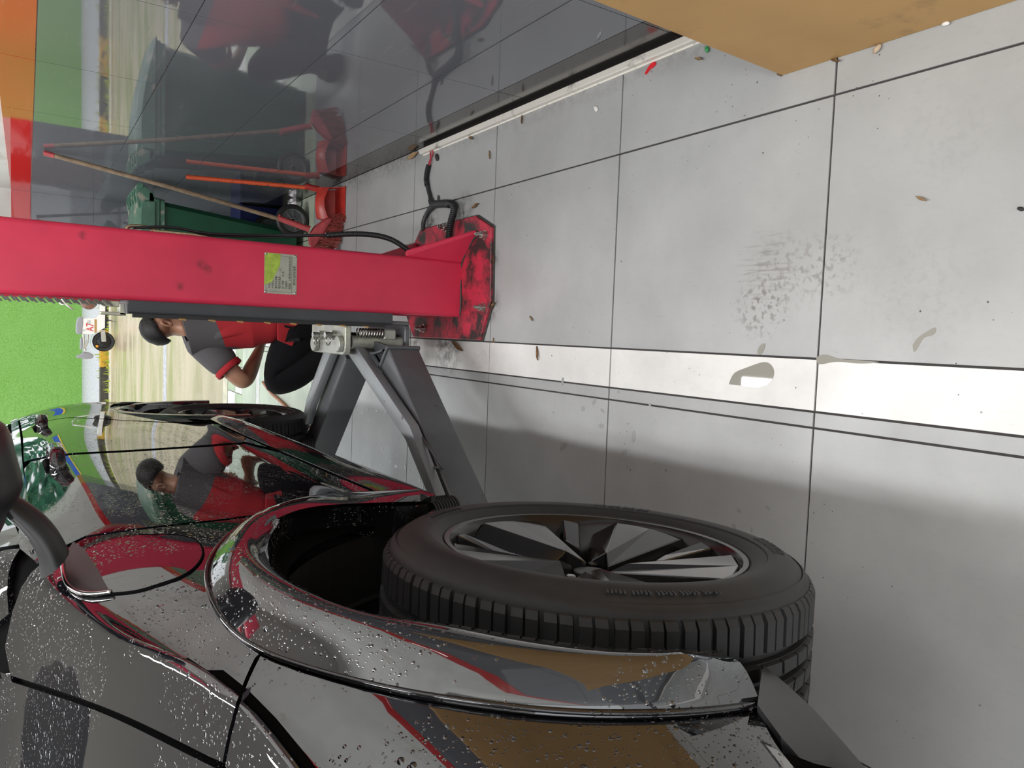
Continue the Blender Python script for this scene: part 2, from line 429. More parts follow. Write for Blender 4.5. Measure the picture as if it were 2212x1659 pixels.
def nspline(x, y):
    """natural cubic spline second derivatives, columns at once"""
    n = len(x); A = np.zeros((n, n)); B = np.zeros_like(y); A[0, 0] = A[-1, -1] = 1
    for i in range(1, n - 1):
        h0, h1 = x[i] - x[i - 1], x[i + 1] - x[i]
        A[i, i - 1] = h0; A[i, i] = 2 * (h0 + h1); A[i, i + 1] = h1
        B[i] = 6 * ((y[i + 1] - y[i]) / h1 - (y[i] - y[i - 1]) / h0)
    return np.linalg.solve(A, B.reshape(n, -1)).reshape(y.shape)
def seval(x, y, M2, t):
    t = np.clip(t, x[0], x[-1]); i = np.clip(np.searchsorted(x, t) - 1, 0, len(x) - 2)
    h = x[i + 1] - x[i]; a = (x[i + 1] - t) / h; b = (t - x[i]) / h
    sh = (len(t),) + (1,) * (y.ndim - 1); a = a.reshape(sh); b = b.reshape(sh); hh = h.reshape(sh)
    return a * y[i] + b * y[i + 1] + ((a ** 3 - a) * M2[i] + (b ** 3 - b) * M2[i + 1]) * hh * hh / 6

# ------------------------------------------------------------------ the room
J = 0.0029
floor = struct(MB().box(-9.2, 1.15, -5.2, 7.42, -0.12, -0.005).build('floor', 'grout'))
xs = [(0.604, 0.9, 'tile_grey'), (-0.029, 0.604, 'tile_grey'), (-0.160, -0.029, 'tile_white'), (-0.2, -0.16, 'tile_grey')]
x = -0.2
while x > -9: xs.append((x - 0.766, x, 'tile_grey')); x -= 0.766
ys = [1.089 + 0.766 * k for k in range(-7, 7)] + [6.25]
tcache = {}
def floor_tile(x0, x1, y0, y1, m, h=0.0):
    MB().box(x0 + J, x1 - J, y0 + J, y1 - J, -0.012, h).build('floor_tile', m, floor)
for x0, x1, m_ in xs:
    for y0, y1 in zip(ys[:-1], ys[1:]):
        mm = 'tile_mint_daylight' if (y0 > 4.9 and m_ == 'tile_grey' and x0 > -3) else m_  # grey tiles near the opening, with the outdoor light painted in
        floor_tile(x0, x1, y0, y1, mm, random.uniform(-0.0004, 0.0004))
for k in range(13):                                   # threshold: white band, mint band, two chequered rows
    x1 = 0.4 - 0.56 * k; x0 = x1 - 0.56
    floor_tile(x0, x1, 6.25, 6.36, 'tile_white'); floor_tile(x0, x1, 6.36, 6.84, 'tile_mint_daylight')
for k in range(24):
    x1 = 0.36 - 0.245 * k; x0 = x1 - 0.245
    floor_tile(x0, x1, 6.84, 7.1, 'tile_white' if k % 2 else 'tile_green')
    floor_tile(x0, x1, 7.1, 7.40, 'tile_green' if k % 2 else 'tile_white')

wall = struct(MB().box(0.906, 1.1, -5.0, 6.75, -0.1, 4.25).build('wall_right', 'plaster'))
skirt = struct(MB().box(0.9035, 0.907, -5.0, 6.35, 0.0, 0.158).build('baseboard_right', 'grout'))
rows = [(0.158, 0.4, 'wall_grey'), (0.4, 0.8, 'wall_grey'), (0.8, 1.2, 'wall_grey'), (1.2, 1.588, 'wall_grey'), (1.588, 1.706, 'wall_red')]
yj = [-4.515 + 0.765 * k for k in range(15)]
yj = [y for y in yj if y < 6.2] + [6.3495]
W = 0.0016
for y0, y1 in zip(yj[:-1], yj[1:]):
    for z0, z1, m_ in rows:
        MB().box(0.9, 0.908, y0 + W, y1 - W, z0 + W, z1 - W).build('wall_tile', m_, wall)
    MB().box(0.9, 0.906, y0 + W, y1 - W, 0.001, 0.157).build('skirting_tile', 'wall_skirting', skirt)
wend = struct(MB().box(0.406, 0.906, 6.356, 6.75, -0.1, 4.25).build('wall_end', 'plaster'))
for z0, z1, m_ in [(0.001, 0.157, 'wall_skirting')] + rows:
    MB().box(0.40, 0.8995, 6.35, 6.358, z0 + W, z1 - W).build('wall_tile', m_, wend)
    MB().box(0.40, 0.408, 6.36, 6.75, z0 + W, z1 - W).build('wall_tile', m_, wend)
struct(MB().box(-9.2, 1.1, -5.2, -5.0, 3.3, 4.25).build('wall_back', 'plaster'))  # unseen; left open below to let sky light in from behind
struct(MB().box(-30, 30, -25, -5.2, -0.13, -0.01).build('forecourt', 'planter'))
struct(MB().box(-9.4, -9.2, -5.2, 6.9, -0.1, 4.25).build('wall_left', 'plaster'))
struct(MB().box(-9.4, 1.1, -5.2, 6.9, 4.25, 4.4).build('ceiling', 'ceiling_paint'))
struct(MB().box(-9.2, 0.405, 6.5, 6.75, 3.3, 4.25).build('wall_front', 'plaster'))
for i, (lx, ly) in enumerate(LAMPS):
    t = thing('ceiling_lamp', ['tube lamp on the ceiling nearest the carton', 'tube lamp on the ceiling above the black car bonnet', 'tube lamp on the ceiling by the red lift post', 'tube lamp on the ceiling of the next bay, towards the back', 'tube lamp on the ceiling of the next bay, towards the road', 'tube lamp on the ceiling of the farthest bay', 'unseen tube lamp added by the back opening as fill light'][i], 'lamp', (lx, ly, LAMP_Z), 'ceiling lamps over the bays')
    MB().box(lx - 0.06, lx + 0.06, ly - 1.13, ly + 1.13, LAMP_Z, LAMP_Z + 0.05).build('lamp_body', 'lamp_body', t)
    MB().box(lx - 0.05, lx + 0.05, ly - 1.12, ly + 1.12, LAMP_Z - 0.03, LAMP_Z - 0.001).build('diffuser', 'lamp_glow', t)
    for s_ in (-0.9, 0.9):
        MB().cyl((lx, ly + s_, LAMP_Z + 0.04), (lx, ly + s_, 4.25), 0.006, 6).build('hanger', 'steel', t)

# ------------------------------------------------------------------ lift post
lift = thing('two_post_lift', 'red steel lift post with grey swing arms under the black car', 'car lift', (0.2, 3.0, 0))
X0, X1, Y0, Y1 = 0.0745, 0.3185, 2.844, 3.21
def arc(cx, cy, r, a0, a1, n=5):
    return [(cx + r * math.cos(a0 + (a1 - a0) * i / n), cy + r * math.sin(a0 + (a1 - a0) * i / n)) for i in range(n + 1)]
r_, th = 0.018, 0.009
outer = [(X0 + 0.0, Y1 - 0.11), (X0, Y1 - r_)][::-1]
cs = arc(X0 + r_, Y0 + r_, r_, PI, 1.5 * PI) + arc(X1 - r_, Y0 + r_, r_, 1.5 * PI, 2 * PI) + arc(X1 - r_, Y1 - r_, r_, 0, PI / 2) + arc(X0 + r_, Y1 - r_, r_, PI / 2, PI)
cs = [(X0, Y0 + 0.07)] + cs + [(X0, Y1 - 0.07)]
r2 = r_ - th
ci = arc(X0 + r_, Y1 - r_, r2, PI, PI / 2) + arc(X1 - r_, Y1 - r_, r2, PI / 2, 0) + arc(X1 - r_, Y0 + r_, r2, 2 * PI, 1.5 * PI) + arc(X0 + r_, Y0 + r_, r2, 1.5 * PI, PI)
ci = [(X0 + th, Y1 - 0.07)] + ci + [(X0 + th, Y0 + 0.07)]
mb = MB(); ring = cs + ci
zs = (0.018, 3.75); nn = len(ring); nc = len(cs)
vs_ = [V3(a, b, z) for z in zs for a, b in ring]
fs_ = [(i, (i + 1) % nn, nn + (i + 1) % nn, nn + i) for i in range(nn)]
for i in range(nc - 1):                                            # strip-wise end caps of the C section
    j = nn - 1 - i
    for o_ in (0, nn): fs_.append((o_ + i, o_ + i + 1, o_ + j - 1, o_ + j))
mb.add(vs_, fs_).build('column', 'lift_red', lift, angle=0.6)
plate = [(0.445, 2.613), (0.14, 2.600), (-0.024, 2.676), (-0.024, 3.316), (0.075, 3.40), (0.418, 3.36), (0.50, 3.27), (0.506, 2.75)]
bp = MB().prism([V3(a, b, 0) for a, b in plate], V3(0, 0, 0.019)).build('base_plate', ['plate_red'], lift, bevel=0.003)
MB().prism([V3(a * 1.0 + 0.006 * (1 if a > .2 else -1), b + 0.006 * (1 if b > 3 else -1), 0) for a, b in plate], V3(0, 0, 0.006)).build('base_gasket', 'bare_edge', lift)
def nutbolt(c):
    c = np.array(c); b = MB()
    b.cyl(c, c + V3(0, 0, 0.003), 0.021, 16)
    o = b.build('anchor_bolt', 'steel', lift, angle=0.5)
    n_ = MB().cyl(c + V3(0, 0, .003), c + V3(0, 0, .023), 0.0165, 6).build('nut', 'steel', o, bevel=0.0015)
    MB().cyl(c + V3(0, 0, .02), c + V3(0, 0, .042), 0.009, 12).cyl(c + V3(0, 0, .042), c + V3(0, 0, .05), 0.0055, 10).build('stud', 'steel', o, angle=0.5)
for q in ((1048, 508), (1044, 664), (966, 492), (893, 533)):
    p = fl(*q, 0.0195); nutbolt(p)
nutbolt((0.02, 3.2, 0.0195))
g = V3(0.010, 0.010, 0)
MB().prism([V3(0.3165, 2.856, 0.285), V3(0.335, 2.845, 0.285), V3(0.435, 2.722, 0.025), V3(0.43, 2.722, 0.019), V3(0.312, 2.848, 0.019)], V3(0.009, 0.009, 0)).build('gusset', 'lift_red', lift, bevel=0.002)
MB().prism([V3(0.3165, 3.19, 0.285), V3(0.335, 3.2, 0.285), V3(0.43, 3.32, 0.025), V3(0.425, 3.32, 0.019), V3(0.316, 3.195, 0.019)], V3(0.009, -0.009, 0)).build('gusset', 'lift_red', lift, bevel=0.002)
wl = [V3(0.08, 2.8425, 0.022), V3(0.2, 2.8425, 0.022), V3(0.306, 2.8425, 0.022), V3(0.325, 2.832, 0.022), V3(0.425, 2.714, 0.022)]
MB().tube(smoothpath(wl, 24), [0.0035 + 0.001 * random.random() for _ in range(24)], 6).build('weld_bead', 'bare_edge', lift, smooth=True)
# nameplate with printing, screws and the rest of a green sticker
def on_face(x, y, d=0.0): return atY(x, y, Y0 - d)
a_, b_, c_, d_ = [on_face(*q) for q in ((572, 545), (642, 551), (640, 638), (570, 632))]    # right-top, right-bottom, left-bottom, left-top
xL, xR, zT, zB = 0.127, 0.2795, 0.8715, 0.7485
npl = MB().box(xL, xR, Y0 - 0.0015, Y0 + 0.001, zB, zT).build('nameplate', 'nameplate', lift); plabel(npl, 'small metal rating plate with torn green sticker')
yy = Y0 - 0.0017
fr = MB()
ix0, ix1, iz0, iz1 = xL + 0.008, xR - 0.008, zB + 0.019, zT - 0.007
for bx in ((ix0, ix1, iz1 - .0008, iz1), (ix0, ix1, iz0, iz0 + .0008), (ix0, ix0 + .0008, iz0, iz1), (ix1 - .0008, ix1, iz0, iz1)):
    fr.box(bx[0], bx[1], yy - .0002, yy + .0003, bx[2], bx[3])
fr.build('printed_border', 'ink', npl)
lines = ['产品名称： 汽车举升机', '产品型号：', '额定举升质量：      kg', '额定举升高度：      mm', '出厂日期：    年  月', '产品编号：', '制造商：上海机械设备制造有限公司']
for i, s_ in enumerate(lines):
    text_mesh(s_, 0.0098, (ix0 + 0.012, yy, iz1 - 0.016 - i * 0.0128), (1, 0, 0), (0, 0, 1), 'lettering', 'ink', npl, 0.0002, wscale=0.78)
text_mesh('请勿私自拆卸铭牌', 0.0115, ((xL + xR) / 2 - 0.004, yy, zB + 0.005), (1, 0, 0), (0, 0, 1), 'lettering', 'ink', npl, 0.0002, 'CENTER', wscale=0.8)
stk = [(xR - .001, zT - .001), (xL + .03, zT - .001), (xL + .036, zT - .012), (xL + .045, zT - .03), (xL + .062, zT - .036), (xL + .085, zT - .047), (xL + .108, zT - .058), (xR - .001, zT - .06)]
MB().prism([V3(a, yy - 0.0004, b) for a, b in stk], V3(0, 0.0003, 0)).build('sticker', 'sticker', npl)
for sx, sz in ((xL + .006, zT - .006), (xR - .006, zT - .006), (xL + .006, zB + .006), (xR - .006, zB + .006)):
    MB().ball((sx, yy, sz), (.0048, .003, .0048), 10, 6).build('screw', 'steel', npl, smooth=True)
# chain, carriage and yoke
ch = MB()
zc = 1.38; k = 0
while zc < 3.7:
    for yy_ in (2.868, 2.884, 2.90):
        ch.obox((0.060 + 0.004 * (k % 2), yy_, zc), (0.008, 0, 0.006), (0, 0.0035, 0), (0, 0, 0.004))
    zc += 0.012; k += 1
o = ch.build('lifting_chain', 'spring_dark', lift); o['kind'] = 'stuff'
car_ = MB().rbox(0.030, 0.092, 2.862, 3.16, 0.335, 1.325, 0.008).build('carriage', 'carriage_grey', lift, angle=0.6)
MB().box(0.016, 0.034, 2.872, 2.90, 0.36, 1.31).build('wear_strip', 'rubber', car_)
for k in range(8):
    z_ = 0.45 + 0.1 * k
    MB().beam((0.014, 2.87, z_ - .012), (0.018, 2.874, z_ + .012), 0.004, 0.006).build('cable_tie', 'kraft', car_)
MB().box(0.022, 0.062, 2.862, 2.93, 1.335, 1.352).box(0.022, 0.032, 2.862, 2.93, 1.335, 1.41).box(0.05, 0.07, 2.87, 2.92, 1.35, 1.40).build('chain_bracket', 'arm_light', lift, bevel=0.002)
yk = MB().box(0.028, 0.044, 2.875, 3.30, 0.25, 0.545).build('yoke_plate', 'arm_grey', lift, bevel=0.003)
MB().rbox(-0.104, 0.036, 2.872, 3.29, 0.512, 0.538, 0.028).build('upper_lug', 'arm_light', yk, bevel=0.003)
MB().rbox(-0.082, 0.036, 2.872, 3.29, 0.250, 0.272, 0.028).build('lower_lug', 'arm_grey', yk, bevel=0.003)
for q in ((697, 724), (724, 724)):                                    # arm-lock pins, each with a pull ring
    p = fl(*q, 0.538)
    o = MB().cyl(p, p + V3(0, 0, .018), 0.02, 14).cyl(p + V3(0, 0, .018), p + V3(0, 0, .045), 0.013, 12).build('lock_pin', 'steel', lift, angle=.5)
    ring_ = [p + V3(-0.010 + 0.018 * math.cos(a) - 0.014, -.004 - .012 * math.sin(a), 0.030 + 0.013 * math.sin(a)) for a in np.linspace(0, 2 * PI, 20)]
    MB().tube(ring_, 0.003, 6).build('pull_ring', 'steel', o, smooth=True)
for q in ((686, 742), (738, 743)):
    p = fl(*q, 0.538); MB().cyl(p, p + V3(0, 0, .022), 0.034, 20).build('pivot_pin', 'arm_light', lift, bevel=0.003)
pz = atY(800, 740, 2.90); MB().cyl((pz[0], 2.915, 0.272), (pz[0], 2.915, 0.50), 0.029, 18).build('pivot_sleeve', 'arm_light', lift, angle=.5)
hx = atY(800, 720, 2.9)[0]
hel = [V3(hx + 0.019 * math.cos(a), 2.895 + 0.019 * math.sin(a), 0.475 - 0.105 * a / (2 * PI * 9)) for a in np.linspace(0, 2 * PI * 9, 150)]
MB().tube(hel, 0.0035, 5).build('lock_spring', 'steel', lift, smooth=True)
MB().box(hx - .026, hx + .02, 2.885, 2.93, 0.305, 0.362).build('gear_block', 'arm_light', lift, bevel=0.006)
def arm(A, B, zb, zt, w, piv, q1, q2, name):
    """box-section arm from A to B with a brace bar running from the pivot over q1 to q2"""
    A, B = V3(*A, 0), V3(*B, 0); d = nrm(B - A); n = np.cross(d, V3(0, 0, 1))
    if n @ (V3(0, 0, 0) - A) < 0: n = -n                    # n points to the side seen
    zc = (zb + zt) / 2
    o = MB().obox((A + B) / 2 - n * w / 2 + V3(0, 0, zc), (B - A) / 2, n * w / 2, V3(0, 0, (zt - zb) / 2)).build(name, 'arm_grey', lift, bevel=0.011, seg=3, angle=0.5)
    MB().obox(A - d * 0.006 - n * w / 2 + V3(0, 0, zc), d * 0.007, n * (w / 2 + .006), V3(0, 0, (zt - zb) / 2 + .006)).build('end_cap', 'arm_grey', o, bevel=.002)
    P, Q1, Q2 = V3(*piv, 0), V3(*q1, 0), V3(*q2, 0)
    path = [P, Q1, Q2]; wd = 0.062
    rows = []
    for i, p in enumerate(path):
        t = nrm(path[min(i + 1, 2)] - path[max(i - 1, 0)]); s_ = np.cross(t, V3(0, 0, 1))
        ww = wd * (1.15 if i == 0 else 1.0 if i == 1 else 0.75)
        rows.append([p + s_ * ww / 2 + V3(0, 0, zt + .012), p + s_ * ww / 2 + V3(0, 0, zt + .05), p - s_ * ww / 2 + V3(0, 0, zt + .05), p - s_ * ww / 2 + V3(0, 0, zt + .012)])
    b = MB().grid(rows, True); k = len(b.v)
    b.f += [(0, 1, 2, 3), (k - 1, k - 2, k - 3, k - 4)]; b.mi += [0, 0]
    b.build('brace_bar', 'arm_brace', o, bevel=0.004, seg=2, angle=.5)
    MB().prism([P - n * .05 + V3(0, 0, zb + .095), Q1 + V3(0, 0, zb + .095), Q2 + V3(0, 0, zb + .095), A - n * w * .3 + V3(0, 0, zb + .095), A + V3(0, 0, zb + .095), P + n * .03 + V3(0, 0, zb + .095)], V3(0, 0, .012)).build('gap_filler_plate', 'carriage_grey', o)  # added dark plate, stands in for the dim hollow under the brace
    # curved web from the pivot to the cap
    wp = smoothpath([P + n * .02, P * .6 + A * .4 - n * .03, A - d * .02 - n * w * 0.2], 12)
    MB().grid([[p + V3(0, 0, zb), p + V3(0, 0, zt + .01), p + V3(0, 0, zt + .01) - n * .012, p + V3(0, 0, zb) - n * .012] for p in wp], True).build('curved_web', 'arm_grey', o, angle=.5)
    MB().cyl(P + V3(0, 0, 0.275), P + V3(0, 0, zt + .05), 0.045, 20).build('pivot_boss', 'arm_grey', o, bevel=.003)
    return o
fa = arm((-0.067, 2.68), (-0.70, 1.965), 0.298, 0.432, 0.115, (-0.055, 3.00), (-0.36, 2.385), (-0.56, 2.165), 'front_arm')
ra = arm((-0.135, 3.13), (-0.66, 3.62), 0.298, 0.432, 0.115, (-0.06, 3.20), (-0.36, 3.50), (-0.46, 3.56), 'rear_arm')
wv = MB()
for p0, p1 in (((905, 935), (957, 1012)), ((957, 1012), (905, 1005))):
    wv.tube([fl(*p0, .447), (fl(*p0, .447) + fl(*p1, .447)) / 2, fl(*p1, .447)], .005, 6)
wv.build('weld_seam', 'arm_grey', fa, smooth=True)
def pad(c, zt, zt2, par):
    c = np.array(c); m = MB()
    for i in range(12):
        z_ = zt - .002 + i * .010; m.cyl(c + V3(0, 0, z_), c + V3(0, 0, z_ + .0065), 0.060 - .0012 * i, 20, cap=True); m.cyl(c + V3(0, 0, z_ + .0065), c + V3(0, 0, z_ + .010), 0.053 - .0012 * i, 20)
    o = m.build('ribbed_pad', 'rubber', par, angle=.5)
    MB().cyl(c + V3(0, 0, zt + .11), c + V3(0, 0, zt2), 0.04, 20).build('pad_post', 'arm_grey', o, angle=.5)
pad((-0.60, 2.12, 0), .432, .75, fa); pad((-0.585, 3.59, 0), .432, .75, ra)

# cables of the lift
def corrugated(mb_, pts, r, pitch=0.0055, n=10):
    P = np.array(pts); d = np.r_[0, np.cumsum(np.linalg.norm(np.diff(P, axis=0), axis=1))]
    k = int(d[-1] / pitch * 3); M2 = nspline(d, P); t = np.linspace(0, d[-1], k); Q = seval(d, P, M2, t)
    mb_.tube(Q, [r * (1.0 if i % 3 else 0.84) for i in range(k)], n); return Q
hz = thing('lift_cable', 'black cable with ribbed sleeve running up beside the red post', 'cable', (0.35, 2.9, 0.3))
m = MB(); corrugated(m, [(0.335, 2.885, .243), (0.349, 2.89, .262), (0.383, 2.9, .323), (0.397, 2.9, .428), (0.386, 2.9, .547), (0.375, 2.905, .615)], 0.0115); m.build('ribbed_sleeve', 'hose_black', hz, angle=.8)
MB().tube(smoothpath([(0.375, 2.905, .60), (0.368, 2.92, .70), (0.361, 2.95, .793), (0.345, 2.95, .967), (0.343, 2.95, 1.10), (0.349, 2.95, 1.16), (0.343, 2.95, 1.24), (0.335, 2.96, 1.30)], 40), 0.0055, 8).build('cable', 'hose_black', hz, smooth=True)
MB().tube(smoothpath([(0.375, 2.912, .62), (0.352, 2.95, .80), (0.337, 2.96, 1.0), (0.332, 2.97, 1.2)], 30), 0.004, 6).build('cable', 'hose_black', hz, smooth=True)
MB().tube(smoothpath([(0.32, 2.99, 1.215), (0.338, 2.99, 1.225), (0.346, 2.99, 1.25), (0.346, 2.99, 1.29), (0.338, 2.99, 1.315), (0.322, 2.99, 1.32)], 20), 0.006, 8).build('hook', 'brassy', lift, smooth=True)
MB().box(0.317, 0.338, 2.96, 3.03, 1.05, 1.24).build('cable_clamp', 'brassy', lift, bevel=.003)
fcab = thing('floor_conduit', 'taped and ribbed black conduit on floor from metal strip to red post', 'cable', (0.6, 3.0, 0))
for i, off in enumerate((-.006, .006)):
    MB().tube(smoothpath([(0.872, 3.19 + off, .012), (0.85, 3.195 + off * 2, .008), (0.82, 3.205 - off, .009), (0.78, 3.22, .012)], 20), 0.0035, 6).build('wire', 'wire_red', fcab, smooth=True)
m = MB(); corrugated(m, [(0.80, 3.212, .013), (0.768, 3.226, .013), (0.735, 3.233, .013), (0.705, 3.222, .013)], 0.0125); m.build('ribbed_conduit', 'hose_black', fcab, angle=.8)
MB().tube(smoothpath([(0.71, 3.224, .012), (0.68, 3.21, .011), (0.64, 3.185, .012), (0.613, 3.165, .015), (0.603, 3.13, .017), (0.598, 3.08, .018), (0.592, 3.02, .018), (0.583, 2.975, .02)], 40), [0.010] * 12 + [0.014] * 6 + [0.019] * 22, 10).build('taped_conduit', 'tape_black', fcab, smooth=True)
m = MB(); corrugated(m, [(0.588, 3.0, .02), (0.578, 2.945, .022), (0.545, 2.915, .03), (0.50, 2.914, .042), (0.45, 2.922, .045), (0.38, 2.935, .045), (0.345, 2.94, .05)], 0.0165, 0.008, 12); m.build('ribbed_conduit', 'hose_black', fcab, angle=.8)
MB().tube(smoothpath([(0.60, 3.12, .016), (0.592, 3.17, .013), (0.57, 3.215, .012), (0.53, 3.235, .02), (0.49, 3.23, .022)], 20), [.014] * 8 + [.011] * 12, 8).build('taped_conduit', 'tape_black', fcab, smooth=True)

# metal strip along the wall
strip = thing('cable_cover_strip', 'worn bare metal strip lying along the foot of the grey wall', 'metal strip', (0.875, 0.5, 0))
MB().prism([V3(0.8575, 3.29, 0), V3(0.8575, 3.29, .004), V3(0.862, 3.29, .006), V3(0.8625, 3.29, .022), V3(0.8655, 3.29, .026), V3(0.884, 3.30, .026), V3(0.884, 3.30, .022), V3(0.8675, 3.29, .021), V3(0.8665, 3.29, 0)], V3(0, -6.2, 0)).build('channel', 'aluminium', strip)
MB().box(0.867, 0.8995, -2.9, 3.29, 0.0003, .004).build('gap_dirt', 'gap_dirt', strip)

# cardboard carton at the right
cb = thing('cardboard_box', 'tall plain brown cardboard carton standing near the wall', 'cardboard box', (0.75, 0.4, 0))
lean = 0.026
pts = [V3(0.690, 1.241, 0), V3(0.690, -0.9, 0), V3(0.690 + lean, -0.9, 1.15), V3(0.690 + lean, 1.241, 1.15)]
MB().prism(pts, V3(0.15, 0, 0)).build('carton', 'kraft', cb, bevel=0.002)
MB().box(0.6885, 0.838, 1.2405, 1.2435, 0.001, 0.02).build('carton_edge', 'kraft_edge', cb)

# ------------------------------------------------------------------ the black car (its own frame: a = rearward from the front axle, b = outward from the wheel face, z up)
AZ = 0.022
CO = V3(-0.3566, 0.9615, 0); EA = V3(-math.sin(AZ), math.cos(AZ), 0); EB = V3(math.cos(AZ), math.sin(AZ), 0)
def cw(a, b, z): return CO + EA * a + EB * b + V3(0, 0, z)
def atB(x, y, b):
    d = ray(x, y); t = (b - (C0 - CO) @ EB) / (d @ EB); return C0 + d * t
def toA(P): return (np.array(P) - CO) @ EA
def toB(P): return (np.array(P) - CO) @ EB
ST = [  # a, then (b, z) at v = 0 .. 8: sill inside, sill edge, sill top, door low, door mid, shoulder, belt, glass / hood edge, roof / hood centre
    (-0.86, [(-.75, .93), (-.66, .95), (-.62, 1.0), (-.60, 1.07), (-.60, 1.14), (-.62, 1.19), (-.66, 1.23), (-.70, 1.255), (-.95, 1.29)]),
    (-0.72, [(-.42, .90), (-.30, .92), (-.265, .98), (-.25, 1.06), (-.25, 1.17), (-.27, 1.245), (-.315, 1.30), (-.37, 1.335), (-.95, 1.40)]),
    (-0.50, [(-.22, .88), (-.11, .90), (-.08, .96), (-.065, 1.05), (-.065, 1.19), (-.085, 1.29), (-.13, 1.365), (-.175, 1.405), (-.95, 1.485)]),
    (-0.26, [(-.12, .85), (-.04, .87), (-.015, .95), (-.005, 1.05), (-.005, 1.21), (-.022, 1.34), (-.055, 1.425), (-.085, 1.468), (-.95, 1.555)]),
    (0.02, [(-.1, .80), (-.025, .81), (.0, .93), (.005, 1.03), (.005, 1.24), (-.003, 1.405), (-.042, 1.495), (-.13, 1.543), (-.95, 1.635)]),
    (0.42, [(-0.06, 0.865), (0.01, 0.88), (0.0, 0.945), (-0.008, 1.02), (.003, 1.25), (.002, 1.45), (-.034, 1.575), (-.20, 1.655), (-.95, 1.73)]),
    (0.80, [(-0.06, 0.86), (0.012, 0.878), (0.0, 0.955), (-0.015, 1.02), (.0, 1.25), (.004, 1.47), (-.030, 1.59), (-.155, 1.82), (-.50, 2.02)]),
    (1.50, [(-0.06, 0.865), (0.012, 0.885), (0.0, 0.965), (-0.018, 1.03), (.0, 1.26), (.007, 1.48), (-.024, 1.603), (-.155, 1.86), (-.36, 2.10)]),
    (2.20, [(-0.06, 0.87), (0.012, 0.89), (0.0, 0.965), (-0.01, 1.03), (.008, 1.27), (.011, 1.485), (-.024, 1.612), (-.155, 1.87), (-.36, 2.11)]),
    (2.85, [(-.06, .86), (.0, .88), (.012, .96), (.015, 1.05), (.02, 1.27), (.012, 1.46), (-.04, 1.62), (-.165, 1.87), (-.37, 2.08)]),
    (3.35, [(-.16, .85), (-.06, .87), (-.03, .96), (-.02, 1.06), (-.005, 1.26), (-.01, 1.45), (-.06, 1.63), (-.19, 1.85), (-.40, 2.02)]),
    (3.75, [(-.5, .95), (-.36, .96), (-.30, 1.0), (-.26, 1.1), (-.2, 1.28), (-.19, 1.46), (-.24, 1.62), (-.33, 1.80), (-.5, 1.92)])]
SA = np.array([s[0] for s in ST]); SP = np.array([s[1] for s in ST])             # (12,), (12, 9, 2)
SM = nspline(SA, SP); VK = np.arange(9.0)
def body(a, v):
    a = np.atleast_1d(np.asarray(a, float)); v = np.atleast_1d(np.asarray(v, float))
    P = seval(SA, SP, SM, a)                                    # (n, 9, 2)
    out = np.zeros((len(a), 2))
    Q = P.transpose(1, 0, 2); M2 = nspline(VK, Q)
    vv = np.clip(v, 0, 8); i = np.clip(np.searchsorted(VK, vv) - 1, 0, 7); f = vv - i; n = np.arange(len(a))
    A_, B_ = (1 - f)[:, None], f[:, None]
    out = A_ * Q[i, n] + B_ * Q[i + 1, n] + ((A_ ** 3 - A_) * M2[i, n] + (B_ ** 3 - B_) * M2[i + 1, n]) / 6
    return out
def bodyP(a, v, off=0.0):
    a = np.atleast_1d(np.asarray(a, float)); v = np.atleast_1d(np.asarray(v, float))
    p = body(a, v); P = CO + a[:, None] * EA + p[:, :1] * EB; P[:, 2] += p[:, 1]
    if off:
        e = 0.01
        def raw(a_, v_):
            q = body(a_, v_); R_ = CO + a_[:, None] * EA + q[:, :1] * EB; R_[:, 2] += q[:, 1]; return R_
        da = raw(a + e, v) - raw(a - e, v); dv = raw(a, np.minimum(v + e, 8)) - raw(a, np.maximum(v - e, 0))
        n = np.cross(da, dv); n /= np.linalg.norm(n, axis=1)[:, None]
        n *= np.where((n @ EB) + 0.6 * n[:, 2] < 0, -1, 1)[:, None]
        P = P + n * off
    return P
def vz(a, z):
    """v of the height z on the side of the body at a"""
    g = np.linspace(1, 6.2, 120); q = body(np.full(120, a), g)[:, 1]
    return float(np.interp(z, q, g))
ga = np.arange(-0.86, 3.751, 0.03); gv = np.arange(0, 8.01, 0.1)
GA, GV = np.meshgrid(ga, gv, indexing='ij'); GP = bodyP(GA.ravel(), GV.ravel())
nv = len(gv)
polys = [(i * nv + j, i * nv + j + 1, (i + 1) * nv + j + 1, (i + 1) * nv + j) for i in range(len(ga) - 1) for j in range(nv - 1)]
BV = BVHTree.FromPolygons([tuple(p) for p in GP], polys)
MISS = []
def hit(x, y):
    d = ray(x, y); d = d / np.linalg.norm(d)
    h, n, i, dist = BV.ray_cast(Vector(C0), Vector(d))
    if h is None:
        h, n, i, dist = BV.find_nearest(Vector(C0 + d * 2.0)); MISS.append((x, y))
    P = np.array(h); a = toA(P); g = np.linspace(0, 8, 400)
    q = body(np.full(400, a), g); k = np.argmin((q[:, 0] - toB(P)) ** 2 + (q[:, 1] - P[2]) ** 2)
    g = np.linspace(g[max(k - 1, 0)], g[min(k + 1, 399)], 200); q = body(np.full(200, a), g); k = np.argmin((q[:, 0] - toB(P)) ** 2 + (q[:, 1] - P[2]) ** 2)
    return (float(a), float(g[k]))
def uv(p):
    """('z', a, z) and ('v', a, v) name a spot on the body directly; (x, y) is read off the photograph"""
    if p[0] == 'z': return (p[1], vz(p[1], p[2]))
    if p[0] == 'v': return (p[1], p[2])
    return hit(*p)
VS = 0.17
def panel(name, m, outline, parent, off=0.0, rim=0.014, step=0.03, dens=None, smooth_pts=False):
    P = np.array([uv(p) for p in outline])
    return panel_uv(name, m, P, parent, off, rim, step)
